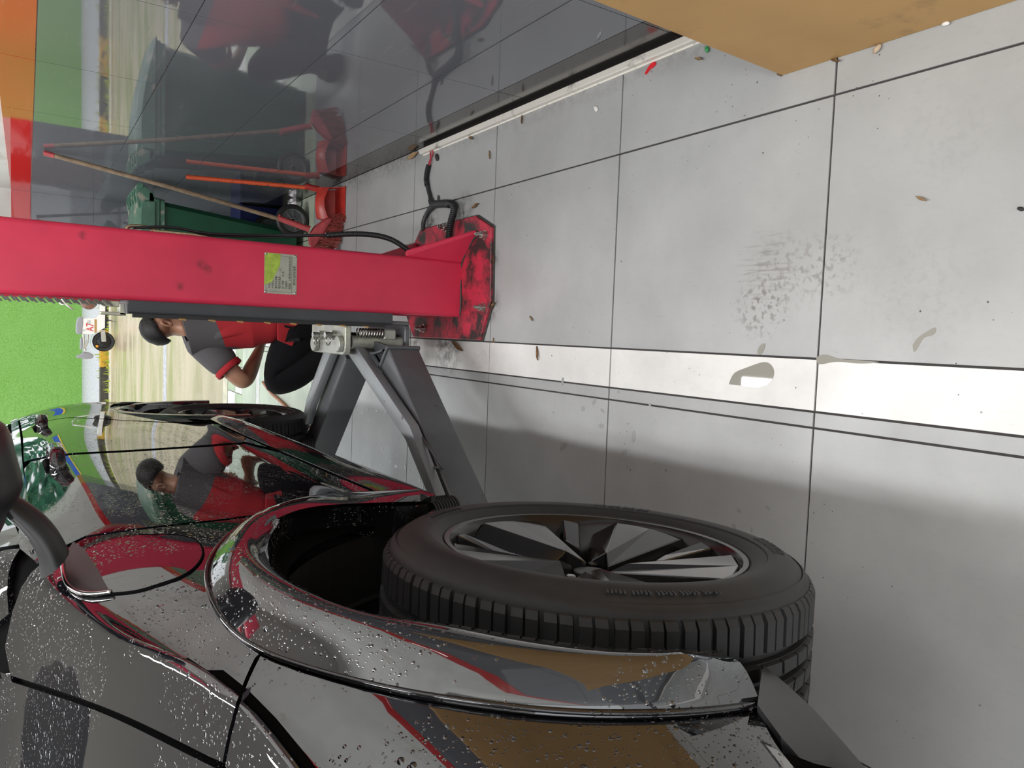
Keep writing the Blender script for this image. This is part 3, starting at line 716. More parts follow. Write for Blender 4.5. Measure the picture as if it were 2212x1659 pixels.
def panel_uv(name, m, P, parent, off=0.0, rim=0.014, step=0.03):
    Q = []
    for i in range(len(P)):
        a, b = P[i], P[(i + 1) % len(P)]
        L = math.hypot(a[0] - b[0], (a[1] - b[1]) * VS); k = max(1, int(L / step))
        Q += [a + (b - a) * j / k for j in range(k)]
    Q = np.array(Q); S = Q * [1, VS]
    n = len(S)
    x0, y0 = S.min(0); x1, y1 = S.max(0)
    gx, gy = np.meshgrid(np.arange(x0, x1, step), np.arange(y0, y1, step * 0.8), indexing='ij')
    G = np.c_[gx.ravel(), gy.ravel()]
    ins = np.zeros(len(G), bool)
    for i in range(n):
        (xa, ya), (xb, yb) = S[i], S[(i + 1) % n]
        c = ((ya > G[:, 1]) != (yb > G[:, 1])); 
        with np.errstate(divide='ignore', invalid='ignore'):
            ins ^= c & (G[:, 0] < (xb - xa) * (G[:, 1] - ya) / (yb - ya) + xa)
    G = G[ins]
    if len(G):
        dmin = np.min(np.linalg.norm(G[:, None] - S[None], axis=2), axis=1); G = G[dmin > step * 0.45]
    verts = [Vector(p) for p in S] + [Vector(p) for p in G]
    ov, oe, of, iv, ie, if_ = delaunay_2d_cdt(verts, [], [list(range(n))], 1, 1e-6)
    U = np.array([[p[0], p[1] / VS] for p in ov])
    P3 = bodyP(U[:, 0], U[:, 1], off)
    Pin = bodyP(U[:, 0], U[:, 1], off - rim)
    vs = [tuple(p) for p in P3]; fs = [tuple(f) for f in of]
    # orient outward
    cnt = {}
    for f in fs:
        for i in range(len(f)):
            cnt.setdefault(frozenset((f[i], f[(i + 1) % len(f)])), []).append((f[i], f[(i + 1) % len(f)]))
    k = len(vs); ring = {}
    for e, l in cnt.items():
        if len(l) == 1:
            a, b = l[0]
            for q in (a, b):
                if q not in ring:
                    ring[q] = len(vs); vs.append(tuple(P3[q])); vs.append(tuple(Pin[q]))
            fs.append((ring[b], ring[a], ring[a] + 1, ring[b] + 1))
    o = MB()
    o.add(vs, fs)
    off_ = ORG.get(parent.name, V3(0, 0, 0))
    me = bpy.data.meshes.new(name); me.from_pydata([tuple(np.array(p) - off_) for p in o.v], [], o.f); me.materials.append(MATS[m])
    bm = bmesh.new(); bm.from_mesh(me); 
    f0 = [f for f in bm.faces if len([1 for v in f.verts if v.index < k]) == len(f.verts)]
    c = sum((f.normal.dot(Vector(EB)) + 0.6 * f.normal.z) * f.calc_area() for f in f0)
    if c < 0: bmesh.ops.reverse_faces(bm, faces=bm.faces[:])
    for f in bm.faces: f.smooth = True
    bm.to_mesh(me); bm.free()
    ob = bpy.data.objects.new(name, me); COL.objects.link(ob); ob.parent = parent; ORG[ob.name] = off_
    return ob
def along(pts, n): 
    return smoothpath(pts, n)
def dense2(px, k=6):
    """smooth curve through pixels, as more pixels"""
    return [tuple(p) for p in smoothpath(np.array(px, float), len(px) * k)]

the_car = thing('car', 'wet glossy black car raised on the red lift, seen along its left side', 'car', cw(1.2, -.9, 0))
ARC0 = (-0.055, 0.885)                                              # front wheel arch centre (a, z)
RW = (2.83, 0.755)                                                  # rear wheel centre
def arch_pts(c, r, t0, t1, n=24):
    return [('z', c[0] + r * math.cos(t), c[1] + r * math.sin(t)) for t in np.linspace(t0, t1, n)]
# dark inner shell behind all the gaps, with both wheel arches cut out
so = [('v', -0.84, 1.0), ('v', -0.84, 7.9), ('v', 0.42, 7.9), ('v', 0.8, 7.9), ('v', 3.70, 7.9), ('v', 3.70, 1.0)]
so += [('v', 3.40, 1.0)] + arch_pts((2.85, .84), .43, 0.35, PI - 0.2)[:] + [('v', 2.40, 1.0), ('v', 0.47, 1.0)]
so += arch_pts(ARC0, .445, 0.05, PI - 0.1) + [('v', -0.52, 1.0)]
panel('body_shell', 'shell_dark', so, the_car, off=-0.010, rim=0.004, step=0.05)
# outlines read off the photograph
GAP_DOOR = dense2([(163, 1165), (323, 1142), (488, 1124), (597, 1109), (660, 1098), (700, 1085)], 4)
GAP_REAR = dense2([(45, 999), (106, 986), (230, 976), (380, 967), (480, 960), (552, 954)], 4)
FL_OUT = dense2([(905, 1073), (800, 1077), (730, 1080), (684, 1086), (620, 1099), (565, 1119), (520, 1142), (485, 1170), (460, 1203), (447, 1240), (452, 1283), (475, 1333), (515, 1378), (560, 1408), (640, 1441), (740, 1471), (870, 1502), (1000, 1524), (1200, 1547), (1400, 1551), (1560, 1541), (1640, 1530)], 4)
HOODL = dense2([(0, 1452), (120, 1490), (240, 1533), (360, 1588), (480, 1648)], 4)
i_gap = min(range(len(FL_OUT)), key=lambda i: math.hypot(FL_OUT[i][0] - 560, FL_OUT[i][1] - 1408))
fl_rear, fl_front = FL_OUT[:i_gap + 1], FL_OUT[i_gap:]
BUMPGAP = dense2([(557, 1409), (530, 1465), (505, 1540), (490, 1600), (481, 1646)], 4)
fender = panel('front_fender', 'car_black', GAP_DOOR[1:] + fl_rear[8:] + BUMPGAP[1:] + HOODL[::-1][1:] + [('v', 0.30, 7.2), ('v', 0.43, 6.9), ('v', 0.47, 6.2)], the_car)
hood = panel('hood', 'car_black', [('v', a_, v_ + .02) for a_, v_ in (uv(p) for p in HOODL)] + [('v', -0.30, 7.15), ('v', -0.40, 7.3), ('v', -0.45, 7.9), ('v', -0.2, 7.95), ('v', 0.42, 7.95), ('v', 0.44, 7.4)], the_car)
BLOW = dense2([(1640, 1536), (1665, 1590), (1700, 1640), (1716, 1659)], 3)
bumper = panel('front_bumper', 'car_black', [tuple(np.array(p) + (6, 8)) for p in BUMPGAP[::-1]] + [tuple(np.array(p) + (4, 7)) for p in fl_front[2:]] + BLOW + [('v', -0.70, 1.9), ('v', -0.80, 1.7), ('v', -0.85, 1.9), ('v', -0.85, 7.9), ('v', -0.6, 7.9), ('v', -0.48, 7.85), ('v', -0.44, 7.3), ('v', -0.36, 7.1)], the_car)
# lower lip of the bumper: a bar of its own
lipT = along([atB(1636, 1522, -.055), atB(1690, 1595, -.085), atB(1747, 1659, -.12), cw(-0.66, -.24, .93), cw(-0.78, -.5, .92)], 16)
lipB = along([atB(1650, 1437, -.075), atB(1770, 1545, -.10), atB(1869, 1659, -.14), cw(-0.68, -.26, .80), cw(-0.80, -.5, .80)], 16)
rows_ = []
for p, q in zip(lipT, lipB):
    rows_.append([p - EB * .03 - V3(0, 0, .01), p - EB * .008, p, p * .5 + q * .5 + EB * .008, q, q - EB * .02, q - EB * .08])
MB().grid(rows_).build('bumper_lip', 'lip_black', the_car, angle=.6)
# door edge of the bumper: pale chamfer
rocker = panel('rocker_panel', 'trim_black', [('v', 0.405, 2.0)] + [('v', a, 2.0) for a in np.linspace(.6, 2.39, 12)] + [('v', 2.43, 1.5), ('v', 2.43, 1.0)] + [('v', a, 1.0) for a in np.linspace(2.3, .5, 12)] + [('v', 0.42, 1.2)], the_car, off=.006)
front_door = panel('front_door', 'car_black', [tuple(np.array(p) + (-2, -4)) for p in GAP_DOOR[1:-1]][::-1] + [('v', 0.50, 6.25), ('v', 0.62, 6.3), ('v', 1.0, 6.15), ('v', 1.50, 6.12)] + [tuple(np.array(p) + (0, 3)) for p in GAP_REAR[1:-1]] + [('v', 1.30, 2.06), ('v', 0.9, 2.06), ('v', 0.6, 2.06)], the_car)
rd = [tuple(np.array(p) + (0, -1.5)) for p in GAP_REAR[1:-1]][::-1]
rear_door = panel('rear_door', 'car_black', rd + [('v', 1.62, 6.12), ('v', 2.2, 6.1), ('v', 2.62, 6.1), ('v', 2.66, 5.6), ('v', 2.55, 5.0), ('z', 2.33, 1.28), ('z', 2.30, 1.12), ('v', 2.26, 2.3), ('v', 2.2, 2.06), ('v', 1.8, 2.06), ('v', 1.45, 2.06)], the_car)
quarter = panel('rear_quarter_panel', 'car_black', [('v', 2.635, 6.1), ('v', 3.2, 6.1), ('v', 3.72, 6.1), ('v', 3.72, 2.0), ('v', 3.42, 2.0)] + arch_pts((2.85, .84), .46, 0.25, PI - 0.35) + [('z', 2.335, 1.12), ('z', 2.36, 1.28), ('v', 2.575, 5.0), ('v', 2.68, 5.6)], the_car)
# flares
def arc_strip(name, curves, m, parent, thick=.012, n=90, lift_=None):
    C_ = [along(c, n) for c in curves]
    rows = [[c[i] for c in C_] for i in range(n)]
    return MB().grid(rows).build(name, m, parent, angle=.7)
def P_hit(px, off=0.0):
    U = np.array([hit(*p) for p in px]); return list(bodyP(U[:, 0], U[:, 1], off))
FO = P_hit(FL_OUT, 0.004); FOi = P_hit(FL_OUT, -0.012)
FM_px = dense2([(908, 1083), (800, 1086), (720, 1090), (640, 1103), (595, 1122), (560, 1150), (552, 1185), (570, 1218), (620, 1256), (700, 1296), (800, 1328), (950, 1352), (1080, 1376), (1200, 1395), (1330, 1408), (1450, 1412), (1560, 1416)], 4)
FI_px = dense2([(925, 1088), (892, 1092), (800, 1093), (718, 1098), (650, 1113), (607, 1141), (591, 1180), (602, 1225), (640, 1266), (690, 1296), (760, 1323), (850, 1341), (960, 1353), (1080, 1373), (1200, 1391), (1330, 1403), (1450, 1406), (1560, 1410)], 4)
def bprof(t):
    k = min(1, max(0, (t - .35) / .6)); return 0.036 - 0.034 * k * k * (3 - 2 * k)
FM = [atB(x, y, bprof(i / len(FM_px)) + .004) for i, (x, y) in enumerate(FM_px)]
FI = [atB(x, y, bprof(i / len(FI_px)) - .012) for i, (x, y) in enumerate(FI_px)]
n_ = 100
cO, cOi, cM, cI = (along(c, n_) for c in (FO, FOi, FM, FI))
rows_ = []
for i in range(n_):
    o_, m_, k_ = cO[i], cM[i], cI[i]
    r = [cOi[i], o_]
    for t in (.12, .25, .4, .55, .7, .85, 1.0):
        p = o_ * (1 - t) + m_ * t + EB * (0.018 * math.sin(PI * t)); r.append(p)
    r += [m_ * .45 + k_ * .55 + EB * .004, k_, k_ - EB * .03, k_ - EB * .06]
    rows_.append(r)
flare = MB().grid(rows_).build('wheel_arch_flare', 'flare_black', the_car, angle=.9)
MB().tube(along(list(FO), 120) + EB * .002, .0032, 6).build('flare_seal', 'trim_black', flare, smooth=True)
# rear flare, mostly edge on
rows_ = []
for t in np.linspace(-0.12, PI + 0.12, 60):
    ca, sa = math.cos(t), math.sin(t); c = (2.85, .84)
    def pt(r, b): return cw(c[0] + r * ca, b, c[1] + r * sa)
    rows_.append([pt(.50, -.03), pt(.50, .004), pt(.475, .014), pt(.44, .018), pt(.42, .014), pt(.415, .0), pt(.415, -.07)])
MB().grid(rows_).build('wheel_arch_flare', 'flare_black', the_car, angle=.9)
# arch liners
for c, r in ((ARC0, .455), ((2.85, .84), .44)):
    rows_ = []
    for t in np.linspace(-0.15, PI + .15, 40):
        b0 = -.035 - (.11 * min(1, max(0, (t - 1.5) / 1.3)) ** 1.5 if c is ARC0 else .01)
        rows_.append([cw(c[0] + r * math.cos(t), b0 + (-.34 - b0) * k, c[1] + r * math.sin(t)) for k in (0, .25, .5, .75, 1)])
    m_ = MB().grid(rows_)
    m_.add([cw(c[0] + r * math.cos(t), -.34, c[1] + r * math.sin(t)) for t in np.linspace(-0.15, PI + .15, 32)], [tuple(range(32))])
    for b in (-.16, -.22, -.28):
        m_.tube([cw(c[0] + (r - .004) * math.cos(t), b, c[1] + (r - .004) * math.sin(t)) for t in np.linspace(0, PI, 30)], .006, 5)
    m_.build('arch_liner', 'liner', the_car)
# charge flap on the fender, with its groove
CF = dense2([(300, 1158), (345, 1157), (400, 1161), (430, 1175), (439, 1196), (432, 1215), (405, 1240), (350, 1262), (300, 1277), (243, 1284)], 4)
cfu = [(200, 1262), (190, 1235), (215, 1200), (255, 1175)]
CFc = dense2([(243, 1284), (205, 1272), (186, 1240), (205, 1205), (250, 1172), (300, 1158)], 4)
flap = panel('charge_flap', 'car_black', CF + CFc[1:-1], the_car, off=.0022, rim=.006, step=.02)
MB().tube(P_hit(CF, .0008), .0022, 6).build('flap_gap', 'shell_dark', flap, smooth=True)
# windows, pillars, roof
def glass(name, a0, a1, va, vb, m='glass_dark'):
    return panel_uv(name, m, np.array([(a, va) for a in np.linspace(a0, a1, 12)] + [(a, vb) for a in np.linspace(a1 - (.0), a0 + (0.42 if a0 < .8 else 0), 12)]), the_car, off=-.004, rim=.006, step=.05)
glass('front_side_window', 0.66, 1.55, 6.26, 7.6); glass('rear_side_window', 1.64, 2.75, 6.26, 7.6); glass('quarter_window', 2.84, 3.3, 6.3, 7.3)
panel_uv('belt_trim', 'trim_black', np.array([(a, 6.13) for a in np.linspace(.56, 3.4, 20)] + [(a, 6.24) for a in np.linspace(3.4, .56, 20)]), the_car, off=.004, rim=.008, step=.05)
panel_uv('roof', 'car_black', np.array([(a, 7.66) for a in np.linspace(1.2, 3.6, 14)] + [(a, 8.0) for a in np.linspace(3.6, 1.2, 14)]), the_car, off=.0, rim=.012, step=.06)
panel_uv('window_pillar', 'trim_black', np.array([(1.56, 6.26), (1.63, 6.26), (1.63, 7.62), (1.56, 7.62)]), the_car, off=-.002, rim=.006, step=.05)
panel_uv('front_pillar', 'car_black', np.array([(0.45, 6.75), (0.62, 6.3), (0.66, 6.4), (0.80, 7.0), (1.10, 7.62), (1.3, 7.64), (1.2, 7.95), (0.95, 7.8), (0.62, 7.2)]), the_car, off=.0, rim=.010, step=.04)
panel_uv('windscreen', 'glass_dark', np.array([(0.44, 7.45), (0.60, 7.28), (0.95, 7.84), (1.18, 7.98), (0.9, 8.0), (0.44, 8.0)]), the_car, off=-.004, rim=.006, step=.05)
# right half and the middle of the car, plain: it is hidden from the picture but shades the floor
WID = 1.90
m_ = MB()
aa = np.linspace(-.86, 3.75, 40)
rows_ = []
for a in aa:
    q = body(np.full(15, a), np.linspace(1, 8, 15)); cen = -.95
    rows_.append([cw(a, 2 * cen - b, z) for b, z in q][::-1])
m_.grid(rows_)
m_.build('far_body_side', 'car_black', the_car, smooth=True)
rows_ = []
for a in aa:
    q = body(np.full(2, a), np.array([8.0, 8.0]))[0]
    rows_.append([cw(a, q[0] - .004, q[1] - .006), cw(a, -1.9 - q[0] + .004, q[1] - .006)])
MB().grid(rows_).build('roof_and_hood_middle', 'car_black', the_car, smooth=True)
c0_ = cw(0, 0, 0)
m_ = MB(); m_.obox(cw(1.45, -.95, .80), EA * 0.95, EB * .80, V3(0, 0, .05)); m_.obox(cw(1.45, -.95, .95), EA * 2.15, EB * .50, V3(0, 0, .12)); m_.obox(cw(1.45, -.95, 1.25), EA * 1.85, EB * .55, V3(0, 0, .2))
m_.build('underbody', 'liner', the_car)

# door handles: flush pulls standing proud
def handle(px0, px1, par, k=1.0):
    """px0 / px1: rear and front end of the pull in the photograph"""
    u0, u1 = uv(px0), uv(px1)
    A_ = bodyP([u0[0]], [u0[1]], 0)[0]; B_ = bodyP([u1[0]], [u1[1]], 0)[0]
    d = nrm(B_ - A_); n = EB
    pts_ = [A_ - n * .01, A_ + n * .03 * k, A_ * .8 + B_ * .2 + n * .045 * k, A_ * .5 + B_ * .5 + n * .048 * k, A_ * .2 + B_ * .8 + n * .045 * k, B_ + n * .03 * k, B_ - n * .01]
    Q = smoothpath(pts_, 24); up = V3(0, 0, 1)
    rows = []
    for q, i in zip(Q, range(24)):
        t = nrm(Q[min(i + 1, 23)] - Q[max(i - 1, 0)]); s_ = nrm(np.cross(t, up))
        rows.append([q + up * .016 + s_ * .003, q + up * .016 - s_ * .003, q + up * .008 - s_ * .007, q - up * .010 - s_ * .007, q - up * .016 - s_ * .003, q - up * .016 + s_ * .003, q - up * .008 + s_ * .007, q + up * .008 + s_ * .007])
    o = MB().grid(rows, True).build('door_handle', 'trim_black', par, smooth=True)
    return o
def handle2(a, z, L, par):
    v = vz(a, z); A_ = bodyP([a], [v])[0]; B_ = bodyP([a - L], [vz(a - L, z - .004)])[0]; n = EB; up = V3(0, 0, 1); k = 1.0
    pts_ = [A_ - n * .01, A_ + n * .022, A_ * .85 + B_ * .15 + n * .042, A_ * .5 + B_ * .5 + n * .046, A_ * .15 + B_ * .85 + n * .042, B_ + n * .022, B_ - n * .01]
    Q = smoothpath(pts_, 28); rows = []
    for i, q in enumerate(Q):
        t = nrm(Q[min(i + 1, 27)] - Q[max(i - 1, 0)]); s_ = nrm(np.cross(t, up))
        rows.append([q + up * .018 + s_ * .003, q + up * .018 - s_ * .003, q + up * .009 - s_ * .008, q - up * .010 - s_ * .008, q - up * .018 - s_ * .003, q - up * .018 + s_ * .003, q - up * .008 + s_ * .008, q + up * .009 + s_ * .008])
    o = MB().grid(rows, True).build('door_handle', 'trim_black', par, smooth=True)
    MB().obox(A_ * .62 + B_ * .38 - n * .004, (B_ - A_) * .30, n * .008, up * .028).build('handle_recess', 'shell_dark', o, bevel=.006)
h1 = uv((118, 1003)); h2 = uv((60, 925))
handle2(h1[0] + .10, body([h1[0]], [h1[1]])[0][1], .22, front_door)
handle2(2.55, 1.575, .22, rear_door)

# wing mirror
ma = 0.36
def atA(x, y, a):
    d = ray(x, y); t = (a - (C0 - CO) @ EA) / (d @ EA); return C0 + d * t
hs = dense2([(-60, 930), (0, 912), (18, 930), (30, 962), (42, 1010), (50, 1050), (44, 1068), (25, 1092), (0, 1150), (-40, 1170), (-150, 1150), (-150, 960)], 3)
pf = [atA(x, y, ma + .02) for x, y in hs]; cen = sum(pf) / len(pf)
rows_ = []
for dz_, s_ in ((.10, .80), (.06, .97), (.0, 1.0), (-.06, .93), (-.11, .74), (-.135, .4), (-.14, .05)):
    rows_.append([cen + (p - cen) * s_ + EA * dz_ for p in pf])
mir = MB().grid(rows_, True).build('side_mirror', 'matt_black', the_car, angle=.9)
MB().add([cen + (p - cen) * .78 + EA * .095 for p in pf], [tuple(range(len(pf)))]).build('mirror_glass', 'chrome', mir)
stA = [atA(x, y, ma) for x, y in ((22, 1062), (60, 1085), (100, 1115), (128, 1150), (150, 1190))]
stB = [atA(x, y, ma) for x, y in ((12, 1108), (40, 1140), (70, 1180), (84, 1215), (86, 1245))]
SA_, SB_ = along(stA, 16), along(stB, 16)
rows_ = []
for p, q in zip(SA_, SB_):
    c_ = (p + q) / 2; h_ = (p - q) / 2
    rows_.append([c_ + h_ * math.cos(t) + EA * .042 * math.sin(t) for t in np.linspace(0, 2 * PI, 14, endpoint=False)])
MB().grid(rows_, True).build('mirror_stem', 'matt_black', mir, smooth=True)
sailp = [(86, 1240), (150, 1190), (170, 1163), (215, 1235), (238, 1280), (170, 1288), (148, 1278), (137, 1250), (138, 1220)]
sl = panel('mirror_base', 'matt_black', [(137, 1216), (160, 1175), (185, 1190), (215, 1235), (240, 1282), (205, 1288), (165, 1284), (145, 1262)], the_car, off=.004, rim=.012, step=.02)
MB().tube(P_hit(dense2([(137, 1216), (139, 1245), (150, 1272), (172, 1286), (205, 1289), (243, 1284)], 4), .005), .0035, 6).build('bright_edge', 'chrome', sl, smooth=True)

# wheels
def wheel(cx, az, el, name, lab):
    n = V3(math.cos(el) * math.cos(az), math.cos(el) * math.sin(az), math.sin(el)); u = nrm(np.cross(V3(0, 0, 1), n)); v = np.cross(n, u); c = np.array(cx)
    def L(r, t, d): return c + n * d + r * (math.cos(t) * u + math.sin(t) * v)
    hub = MB().lathe([(.2585, -.006), (.262, -.002), (.2585, .003), (.250, .002), (.244, -.006), (.240, -.018), (.232, -.04), (.222, -.075), (.218, -.15), (.21, -.2)], c, n, u, 72).build(name, 'rim_black', the_car, angle=.7); plabel(hub, lab)
    MB().lathe([(.0, -.155), (.165, -.155), (.17, -.15), (.17, -.14), (.06, -.138), (.06, -.10), (.0, -.10)], c, n, u, 40).build('brake_disc', 'spring_dark', hub, angle=.5)
    # tyre
    prof = [(.246, -.02), (.2588, -.003), (.2625, .004), (.268, .007), (.278, .0125), (.286, .0145), (.287, .017), (.300, .0195), (.312, .0185), (.324, .0135), (.334, .006), (.3395, .001), (.340, .0035), (.345, -.001), (.3495, -.008), (.3505, -.013)]
    tread = [(.3525, -.02), (.3525, -.068), (.346, -.069), (.346, -.079), (.354, -.080), (.355, -.104), (.347, -.105), (.347, -.115), (.355, -.116), (.355, -.140), (.347, -.141), (.347, -.151), (.354, -.152), (.353, -.176), (.346, -.177), (.346, -.187), (.3525, -.188), (.3525, -.235)]
    back = [(.345, -.25), (.33, -.262), (.30, -.268), (.27, -.255), (.25, -.24)]
    ty = MB().lathe(prof + tread + back, c, n, u, 120).build('tyre', 'tyre', hub, angle=.45)
    b = MB(); N = 50
    for k in range(N):
        t0 = 2 * PI * k / N; w = 2 * PI / N
        for (d0, d1, r0, r1, f0, f1) in ((-.012, -.067, .351, .3595, .06, .47), (-.012, -.067, .351, .3595, .51, .92), (-.081, -.103, .353, .3605, .05, .95), (-.117, -.139, .353, .3605, .05, .95), (-.153, -.175, .353, .3605, .05, .95), (-.188, -.235, .351, .3595, .06, .92)):
            sk = 0.10 * w if d0 > -.1 else -.2 * w
            rows = []
            for tt in (f0, f0 + .02, (f0 + f1) / 2, f1 - .02, f1):
                a = t0 + w * tt; e = (tt in (f0, f1))
                rr = r0 if e else r1
                sh = .0045 if d0 == -.012 else 0
                rows.append([L(r0, a, d0), L(rr - sh, a, d0 - .002), L(rr, a + sk * .4, d0 - .012 if d0 == -.012 else d0 - .004), L(rr, a + sk * .8, d1 + .002), L(r0, a + sk, d1)])
            b.grid(rows)
    tb = b.build('tread_blocks', 'tyre', hub); tb['kind'] = 'stuff'
    # raised marks on the sidewall
    m_ = MB()
    for a0, a1, r in ((2.5, 3.0, .322), (5.2, 5.6, .302), (0.4, .8, .30), (3.9, 4.3, .305)):
        k = 0
        for a in np.arange(a0, a1, .017):
            k += 1
            if k % 6 == 0: continue
            d_ = .0185 if r < .31 else .0145
            m_.obox(L(r, a, d_), n * .0012, (math.cos(a) * u + math.sin(a) * v) * (.009 if k % 3 else .006), (-math.sin(a) * u + math.cos(a) * v) * .0016)
    o = m_.build('sidewall_marks', 'tyre', hub); o['kind'] = 'stuff'
    MB().ball(L(.333, .51, .007), (.004, .006, .006), 8, 6).build('paint_dot', 'toy_red', hub)
    MB().cyl(L(.0, 0, -.075), L(0, 0, -.046), .032, 24).build('hub_cap', 'matt_black', hub, bevel=.004, seg=2)
    for k in range(5):
        a = 2 * PI * k / 5 + .5
        MB().cyl(L(.056, a, -.12), L(.056, a, -.045), .011, 6).build('lug_nut', 'rim_facet_dark', hub, bevel=.002)
        g = 2 * PI * k / 5 + 0.12
        def face(pts, m, nm, th=.03):
            P = [L(r, g + t, d) for r, t, d in pts]; MB().prism(P, -n * th).build(nm, m, hub, bevel=.0018)
        # one blade: a broad bright facet, a dark facet folded down from its ridge, a thin trailing blade
        face([(.034, -.55, -.040), (.062, .02, -.024), (.243, .24, -.003), (.2435, -.06, -.004), (.242, -.36, -.010)], 'rim_facet', 'spoke_facet')
        face([(.062, .02, -.024), (.072, .46, -.046), (.150, .50, -.050), (.2405, .44, -.032), (.243, .24, -.003)], 'rim_facet_dark', 'spoke_fold')
        face([(.120, .62, -.038), (.2405, .56, -.010), (.2425, .70, -.006), (.165, .76, -.03)], 'rim_facet', 'thin_blade', .02)
        face([(.05, -.60, -.055), (.10, -.42, -.055), (.2405, -.36, -.028), (.241, -.46, -.028)], 'rim_black', 'spoke_back', .02)
    return hub
wheel((-0.357, 0.9625, 0.800), 0.031, -0.05, 'front_wheel', 'front wheel with black tyre and faceted dark rim')
wheel(cw(RW[0], -0.018, RW[1]), AZ - .03, -0.01, 'rear_wheel', 'rear wheel seen edge on')

# ------------------------------------------------------------------ wheelie bin, blue crate, dustpan, broom
bn = thing('wheelie_bin', 'tall dark green wheelie bin beside the grey tiled wall', 'bin', (0.5, 5.4, 0))
def tap(z): return 0.665 + 0.095 * (z / 0.93)                       # right edge, tapering
m = MB(); rows_ = []
for z_ in (0.055, 0.2, 0.5, 0.80, 0.905, 0.93):
    k = z_ / 0.93; xr = tap(z_); xl = 0.16 - .07 * k; yn = 5.13 - .05 * k; yf = 5.55 + .05 * k; r = .03
    rows_.append([V3(xr - r, yn, z_), V3(xr, yn + r, z_), V3(xr, yf - r, z_), V3(xr - r, yf, z_), V3(xl + r, yf, z_), V3(xl, yf - r, z_), V3(xl, yn + r, z_), V3(xl + r, yn, z_)])
m.grid(rows_, True); k_ = len(m.v)
m.f.append(tuple(range(8))); m.mi.append(0)
m.build('bin_body', 'bin_green', bn, angle=.6)
MB().rbox(0.075, 0.775, 5.06, 5.62, 0.925, 0.955, .03).rbox(0.085, 0.77, 5.066, 5.614, 0.895, 0.925, .03).build('rim', 'lid_green', bn, bevel=.004)
m = MB(); rows_ = []
for t in np.linspace(0, 1, 10):                                     # domed lid, higher towards its hinge
    x_ = 0.07 + 0.67 * t; zc_ = 0.965 + .085 * math.sin(t * PI * .62)
    rows_.append([V3(x_, 5.05, .955), V3(x_, 5.055, zc_ - .02), V3(x_, 5.11, zc_), V3(x_, 5.34, zc_ + .012), V3(x_, 5.57, zc_), V3(x_, 5.625, zc_ - .02), V3(x_, 5.63, .955)])
m.grid(rows_).add(rows_[0], [tuple(range(7))]).add(rows_[-1], [tuple(range(7))]).build('lid', 'lid_green', bn, angle=.6)
for y_ in (5.07, 5.19, 5.31, 5.43, 5.55):
    MB().prism([V3(0.72, y_, .94), V3(0.80, y_, .965), V3(0.842, y_, 1.02), V3(0.835, y_, 1.055), V3(0.78, y_, 1.06), V3(0.70, y_, 1.045)], V3(0, .022, 0)).build('handle_rib', 'lid_green', bn, bevel=.003)
MB().cyl((0.832, 5.06, 1.036), (0.832, 5.58, 1.036), 0.017, 12).build('handle_bar', 'lid_green', bn, angle=.5)
MB().box(0.745, 0.80, 5.07, 5.60, .955, .985).build('hinge_shelf', 'lid_green', bn, bevel=.003)
wc = atY(625, 476, 5.04); wr = 0.110
for y_ in (5.02, 5.60):
    c = V3(wc[0], y_, wr + .001); ax = V3(0, 1, 0)
    w_ = MB().lathe([(.076, .004), (.084, -.002), (.10, 0), (wr, .010), (wr, .034), (.10, .044), (.084, .044), (.074, .04)], c, ax, n=36).build('wheel', 'rubber', bn, angle=.6)
    MB().lathe([(.0, .010), (.018, .010), (.02, .018), (.068, .02), (.071, .006), (.080, .003), (.080, .04), (0, .04)], c, ax, n=32).build('wheel_disc', 'wheel_grey', w_, angle=.5)
    for k in range(9):
        a = 2 * PI * k / 9; d = V3(math.cos(a), 0, math.sin(a))
        MB().beam(c + d * .018 + ax * .012, c + d * .072 + ax * .012, .004, .012, up=(0, 1, 0)).build('wheel_spoke', 'wheel_grey', w_)
MB().cyl((wc[0], 5.03, wr), (wc[0], 5.64, wr), .012, 10).build('axle', 'steel', bn)
MB().box(wc[0] - .11, wc[0] + .01, 5.14, 5.54, .05, .16).build('wheel_mount', 'bin_green', bn)
MB().box(.17, .25, 5.15, 5.53, 0, .06).build('foot', 'bin_green', bn)
bc = thing('blue_crate', 'small dark blue plastic crate wedged between green bin and wall', 'crate', (0.82, 5.75, 0))
MB().box(0.70, 0.885, 5.66, 5.95, 0.0, 0.012).box(0.70, 0.712, 5.66, 5.95, 0.012, .30).box(0.873, 0.885, 5.66, 5.95, 0.012, .30).box(0.712, 0.873, 5.66, 5.672, 0.012, .30).box(0.712, .873, 5.938, 5.95, .012, .30).build('crate_body', 'blue_plastic', bc, bevel=.002)
MB().box(.69, .895, 5.65, 5.96, .29, .31).build('crate_rim', 'blue_plastic', bc, bevel=.003)
cr = fl(650, 436)
rows_ = []; rng = random.Random(3)
for i in range(7):
    th_ = PI * i / 6
    rows_.append([V3(cr[0] - .02, cr[1] - .02, .052) + V3(math.sin(th_) * math.cos(2 * PI * j / 9) * .045, math.sin(th_) * math.sin(2 * PI * j / 9) * .05, math.cos(th_) * .05) * rng.uniform(.7, 1.02) for j in range(9)])
tag(MB().grid(rows_, True).build('crumpled_wrapper', 'foil'), 'crumpled silvery wrapper on floor behind the grey bin wheel', 'wrapper')

dp = thing('dustpan', 'red long-handled dustpan standing by the grey wall', 'dustpan', (0.78, 4.42, 0))
